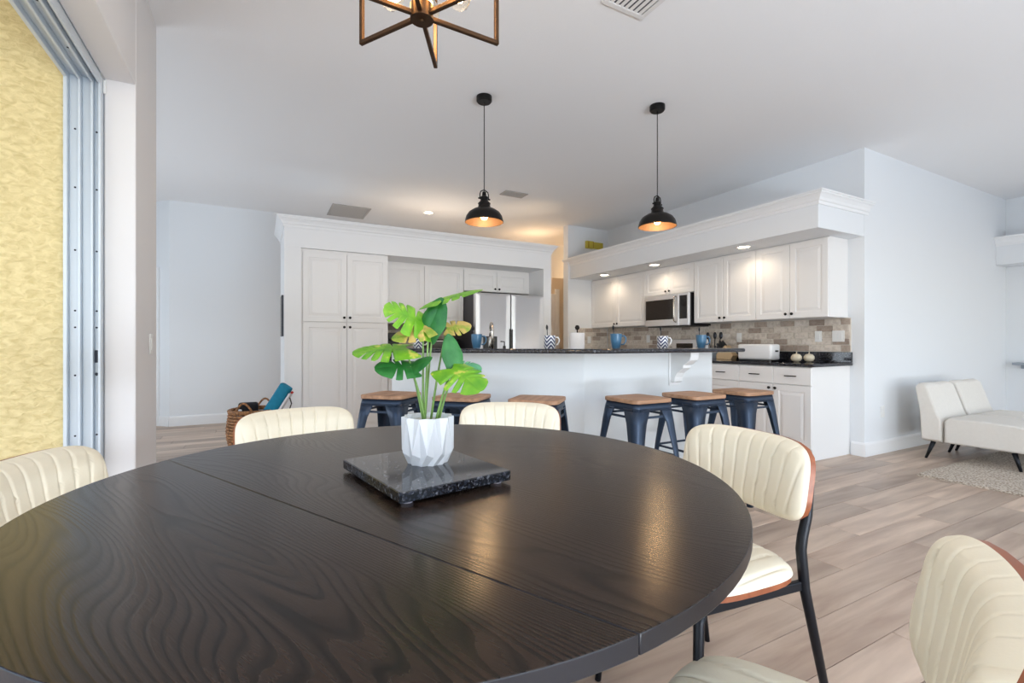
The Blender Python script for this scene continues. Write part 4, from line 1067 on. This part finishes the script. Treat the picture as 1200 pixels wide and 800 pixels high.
# ------------------------------------------------------------------ centrepiece
tr = thing('granite_slab', 'polished black granite slab on small feet under the potted plant', 'tray', (.362, 1.149, TZ+.0005), rad(9.5))
MB().prism(rrect(-.142,.142,-.178,.178,.006), .007, .030).build('slab', 'granite', tr, bevel=.002, smooth=True)
for sx in (-1,1):
    for sy in (-1,1): MB().lathe([(.012,0),(.013,.002),(.013,.0068)], 16, (sx*.115,sy*.152,0)).build('foot', 'felt', tr)
pl = thing('potted_plant', 'monstera plant with long stems in a white faceted ceramic pot', 'plant', (.380, 1.168, TZ+.0308), -rad(CAM_YAW))
nf = 11; mb = MB(); R_ = .0655; hp = .118; rows = []
def fring(r_, z, ph, alt=0): return [((r_-(alt if i % 2 else 0))*math.cos(PI*(i+ph)/nf), (r_-(alt if i % 2 else 0))*math.sin(PI*(i+ph)/nf), z) for i in range(2*nf)]
r0 = fring(.047,0,0); r1 = fring(R_,.034,0,.0); r2 = fring(R_+.001,hp,0,.0)
# fold in: bottom zig (odd inset at base), top zag (even inset at top)
r0 = [((.050 if i % 2 == 0 else .044)*math.cos(PI*i/nf), (.050 if i % 2 == 0 else .044)*math.sin(PI*i/nf), 0) for i in range(2*nf)]
r1 = [((.0555 if i % 2 == 0 else R_+.001)*math.cos(PI*i/nf), (.0555 if i % 2 == 0 else R_+.001)*math.sin(PI*i/nf), .032 if i % 2 else .022) for i in range(2*nf)]
r2 = [((R_+.001 if i % 2 == 0 else .0575)*math.cos(PI*i/nf), (R_+.001 if i % 2 == 0 else .0575)*math.sin(PI*i/nf), hp) for i in range(2*nf)]
r3 = [(x*.93, y*.93, z) for x,y,z in r2]; r4 = [(.052*math.cos(PI*i/nf), .052*math.sin(PI*i/nf), hp-.012) for i in range(2*nf)]
vs = r0+r1+r2+r3+r4; n2 = 2*nf; fs = [tuple(range(n2-1,-1,-1))]
for a in range(4):
    for i in range(n2):
        j = (i+1)%n2
        if a == 1:
            fs += [(n2+i, n2+j, 2*n2+j), (n2+i, 2*n2+j, 2*n2+i)] if i % 2 else [(n2+i, n2+j, 2*n2+i), (n2+j, 2*n2+j, 2*n2+i)]
        else: fs.append((a*n2+i, a*n2+j, (a+1)*n2+j, (a+1)*n2+i))
mb.add(vs, fs); mb.build('pot', 'ceramic', pl)
MB().lathe([(.0001,hp-.010),(.055,hp-.011),(.055,hp-.013),(.0001,hp-.013)], 22).build('filler', 'soil', pl)
def leaf(base_, tip, nrm, width, mat, droop=.12, fold=.18, splits=4, seed=0):
    rnd = random.Random(seed)
    B = Vector(base_); T = Vector(tip); ax = (T-B); L_ = ax.length; ax.normalize()
    nz = Vector(nrm); nz = (nz-ax*nz.dot(ax)).normalized(); sd_ = nz.cross(ax).normalized()
    nt, nvv = 44, 5; vs = []; fs = []
    for side in (-1,1):
        o_ = len(vs); cuts = [(.22+.15*i+rnd.uniform(-.025,.025), rnd.uniform(.72,.9)) for i in range(splits)]
        for i in range(nt+1):
            u = i/nt
            wv = width/2*max(0,1-u)**.72*(.62+.62*min(1,u/.30)**.8)*(.9 if u < .02 else 1)
            for cu, dp_ in cuts:
                wv *= 1-dp_*math.exp(-((u-cu)/.017)**4)
            for j in range(nvv):
                v = j/(nvv-1)
                sl = -.25+.95*min(1,u*1.6)
                p = B+ax*(L_*(u - .0) + v*wv*sl - (v**1.5)*wv*(.75 if u < .12 else 0)*(1-u/.12 if u < .12 else 0)) + sd_*(side*v*wv) + nz*(fold*v*wv - fold*1.1*v*v*wv) - Vector((0,0,1))*(droop*L_*u*u) - Vector((0,0,1))*(.18*v*v*wv)
                vs.append(p)
        for i in range(nt):
            for j in range(nvv-1):
                a = o_+i*nvv+j; q = (a, a+1, a+nvv+1, a+nvv); fs.append(q if side > 0 else q[::-1])
    return MB().add(vs, fs)
LV = [((.018,.02,.415),(.142,-.03,.447),(0,-.30,1),.120,'leaf_light',.08,3),
      ((-.012,0,.356),(-.100,-.045,.402),(.25,-.62,.72),.125,'leaf_light',.10,4),
      ((.004,-.012,.336),(.040,-.02,.418),(-.45,-.88,.15),.085,'leaf_dark',.0,0),
      ((.008,-.01,.345),(-.080,-.05,.318),(.1,-.55,.8),.080,'leaf_var',.05,3),
      ((.045,.03,.345),(.105,.06,.357),(0,-.75,.65),.062,'leaf_var',.05,2),
      ((-.055,-.01,.292),(-.176,-.05,.292),(.10,-.33,.94),.130,'leaf_light',.10,4),
      ((-.040,-.02,.245),(-.120,-.055,.250),(.25,-.50,.8),.090,'leaf_dark',.10,2),
      ((-.040,-.02,.242),(.020,-.05,.268),(-.30,-.75,.6),.048,'leaf_dark',.0,0),
      ((.070,-.01,.250),(.052,0,.328),(.35,-.90,.2),.058,'leaf_dark',.0,0),
      ((.066,-.03,.240),(.140,-.085,.206),(.05,-.50,.85),.125,'leaf_light',.18,3),
      ((.074,.02,.250),(.136,.02,.242),(.25,-.45,.85),.075,'leaf_blue',.12,2)]
for i, (b_, tp, nr, wd, mt, dr_, sp2) in enumerate(LV):
    leaf(b_, tp, nr, wd, mt, dr_, .2, sp2, i).build('leaf', mt, pl, smooth=True)
    if i in (3, 7): continue
    b0 = Vector((b_[0]*.20+(i-5)*.0025, b_[1]*.3, hp-.011)); b1 = Vector(b_)
    mid = b0.lerp(b1, .55)+Vector((-.10*(b1.x-b0.x),0,.01))
    pts = [b0.lerp(mid, q) .lerp(mid.lerp(b1, q), q) for q in (0,.2,.4,.6,.8,1)]
    MB().tube(pts, [.0032,.003,.0027,.0024,.0022,.002], 8).build('stem', 'stem', pl, smooth=True)

# ------------------------------------------------------------------ basket by the pantry
bk = thing('wicker_basket', 'brown wicker basket on the floor left of the pantry', 'basket', (-.04, 5.44, .001))
n = 44; mb = MB()
prof = [(.19,0),(.215,.06),(.235,.16),(.24,.26),(.23,.36),(.22,.42)]
nrow = 15
for j in range(nrow):
    z = .012+j*.029; f_ = z/.42*(len(prof)-1); i0 = min(int(f_), len(prof)-2); rr_ = prof[i0][0]+(prof[i0+1][0]-prof[i0][0])*(f_-i0)
    mb.tube([((rr_+.006*(1 if (q+j) % 2 else -1))*math.cos(2*PI*q/n), (rr_+.006*(1 if (q+j) % 2 else -1))*math.sin(2*PI*q/n), z) for q in range(n)], .0135, 6, True)
mb.build('weave', 'wicker', bk, smooth=True)
MB().lathe([(.185,.002),(.185,.02),(.0001,.02)], 28).build('bottom', 'wicker', bk)
MB().tube([(.226*math.cos(2*PI*q/n), .226*math.sin(2*PI*q/n), .435) for q in range(n)], .017, 8, True).build('rim', 'wicker', bk, smooth=True)
for a0 in (200, 20):
    ps_ = []
    for q in range(9):
        a = rad(a0-20+40*q/8+45); zz = .44+.085*math.sin(PI*q/8); ps_.append((.226*math.cos(a), .226*math.sin(a), zz))
    MB().tube(ps_, .010, 8).build('handle', 'wicker', bk, smooth=True)
ub = thing('rolled_beach_mat', 'teal rolled beach mat leaning out of the wicker basket', 'beach mat', (-.115, 5.42, .06))
ub.rotation_euler = (0, rad(33), rad(-28))
mb = MB(); mb.prism(rrect(-.06,.06,-.045,.045,.03,4), .0, .745); mb.build('roll', 'teal', ub, bevel=.012, smooth=True)
MB().box(.064,.085,-.03,.03,.25,.70).build('white_edge', 'whitecloth', ub, bevel=.006)
MB().box(.07,.09,-.012,.012,.705,.725).build('tag', 'red', ub, bevel=.003)
MB().tube([(.088,0,.66),(.135,0,.62),(.16,0,.52),(.13,0,.43),(.09,0,.41)], .006, 8).build('strap', 'blackcloth', ub, smooth=True)
bt = thing('black_bag', 'black cloth bundle in the wicker basket behind the teal mat', 'bag', (-.10, 5.56, .10))
MB().prism(rrect(-.09,.09,-.05,.05,.03,4), 0, .40).build('bundle', 'blackcloth', bt, bevel=.02, seg=3, smooth=True)
wt = thing('striped_towel', 'pale rolled towel at the left in the wicker basket', 'towel', (-.175, 5.36, .10))
for q in range(4): MB().prism(rrect(-.022+q*.0,.022,-.03,.03,.012,3), q*.09, q*.09+.085).build('fold', 'whitecloth' if q % 2 else 'felt', wt, bevel=.008, smooth=True)

# ------------------------------------------------------------------ living corner
rugo = thing('area_rug', 'beige woven area rug under the lounge chairs', 'rug', (0,0,0))
MB().prism(rrect(4.87,7.6,-.6,1.90,.02), .0005, .016).build('pile', 'rug', rugo, bevel=.005, smooth=True)
MB().prism(rrect(4.862,7.608,-.608,1.908,.02), .0003, .007).build('border', 'rug', rugo)
def make_lounge(label, x, y):
    t = thing('lounge_chair', label, 'lounge chair', (x, y, 0), 0, 'ivory lounge chairs')
    W_ = .60
    # backrest: sloped wedge at +y side (chair faces -y)
    pr = [(.70,.17),(.715,.45),(.750,.68),(.742,.712),(.705,.725),(.662,.708),(.625,.60),(.575,.44),(.545,.37),(.545,.17)]
    def ext(pr, x0, x1, nx=13, puff=.012, seam=True):
        n_ = len(pr); vs = []; fs = []
        cy0 = sum(p[0] for p in pr)/n_; cz0 = sum(p[1] for p in pr)/n_
        for i in range(nx):
            u = i/(nx-1); xx = x0+(x1-x0)*u
            sc2 = 1 - (.06 if i in (0,nx-1) else 0) - (.04 if seam and i == nx//2 else 0) + .01*math.sin(PI*((u*2) % 1))
            for a, b in pr: vs.append((xx, cy0+(a-cy0)*sc2, max(.165, cz0+(b-cz0)*sc2)))
        for i in range(nx-1):
            for q in range(n_): fs.append((i*n_+q, i*n_+(q+1)%n_, (i+1)*n_+(q+1)%n_, (i+1)*n_+q))
        fs += [tuple(range(n_-1,-1,-1)), tuple(range((nx-1)*n_,nx*n_))]
        return MB().add(vs, fs)
    ext(pr, 0, W_).build('backrest', 'fabric', t, bevel=.012, seg=2, smooth=True)
    ps2 = [(.54,.17),(.54,.37),(.50,.41),(.25,.415),(.05,.405),(-.10,.385),(-.125,.35),(-.125,.19),(-.11,.17)]
    ext(ps2, 0, W_).build('seat', 'fabric', t, bevel=.012, seg=2, smooth=True)
    for lx in (.05, W_-.05):
        for ly, dy in ((.62,.06),(.07,-.04)):
            MB().tube([(lx,ly,.168),(lx,ly+dy,.0 if ly > .3 else .0165)], [.020,.011], 12).build('leg', 'legblack', t, smooth=True)
    return t
l0 = make_lounge('ivory lounge chair nearest the kitchen wall corner', 5.645, 1.47)
dup(l0, (6.31, 1.47, 0), 0, 'ivory lounge chair farther right along the wall')
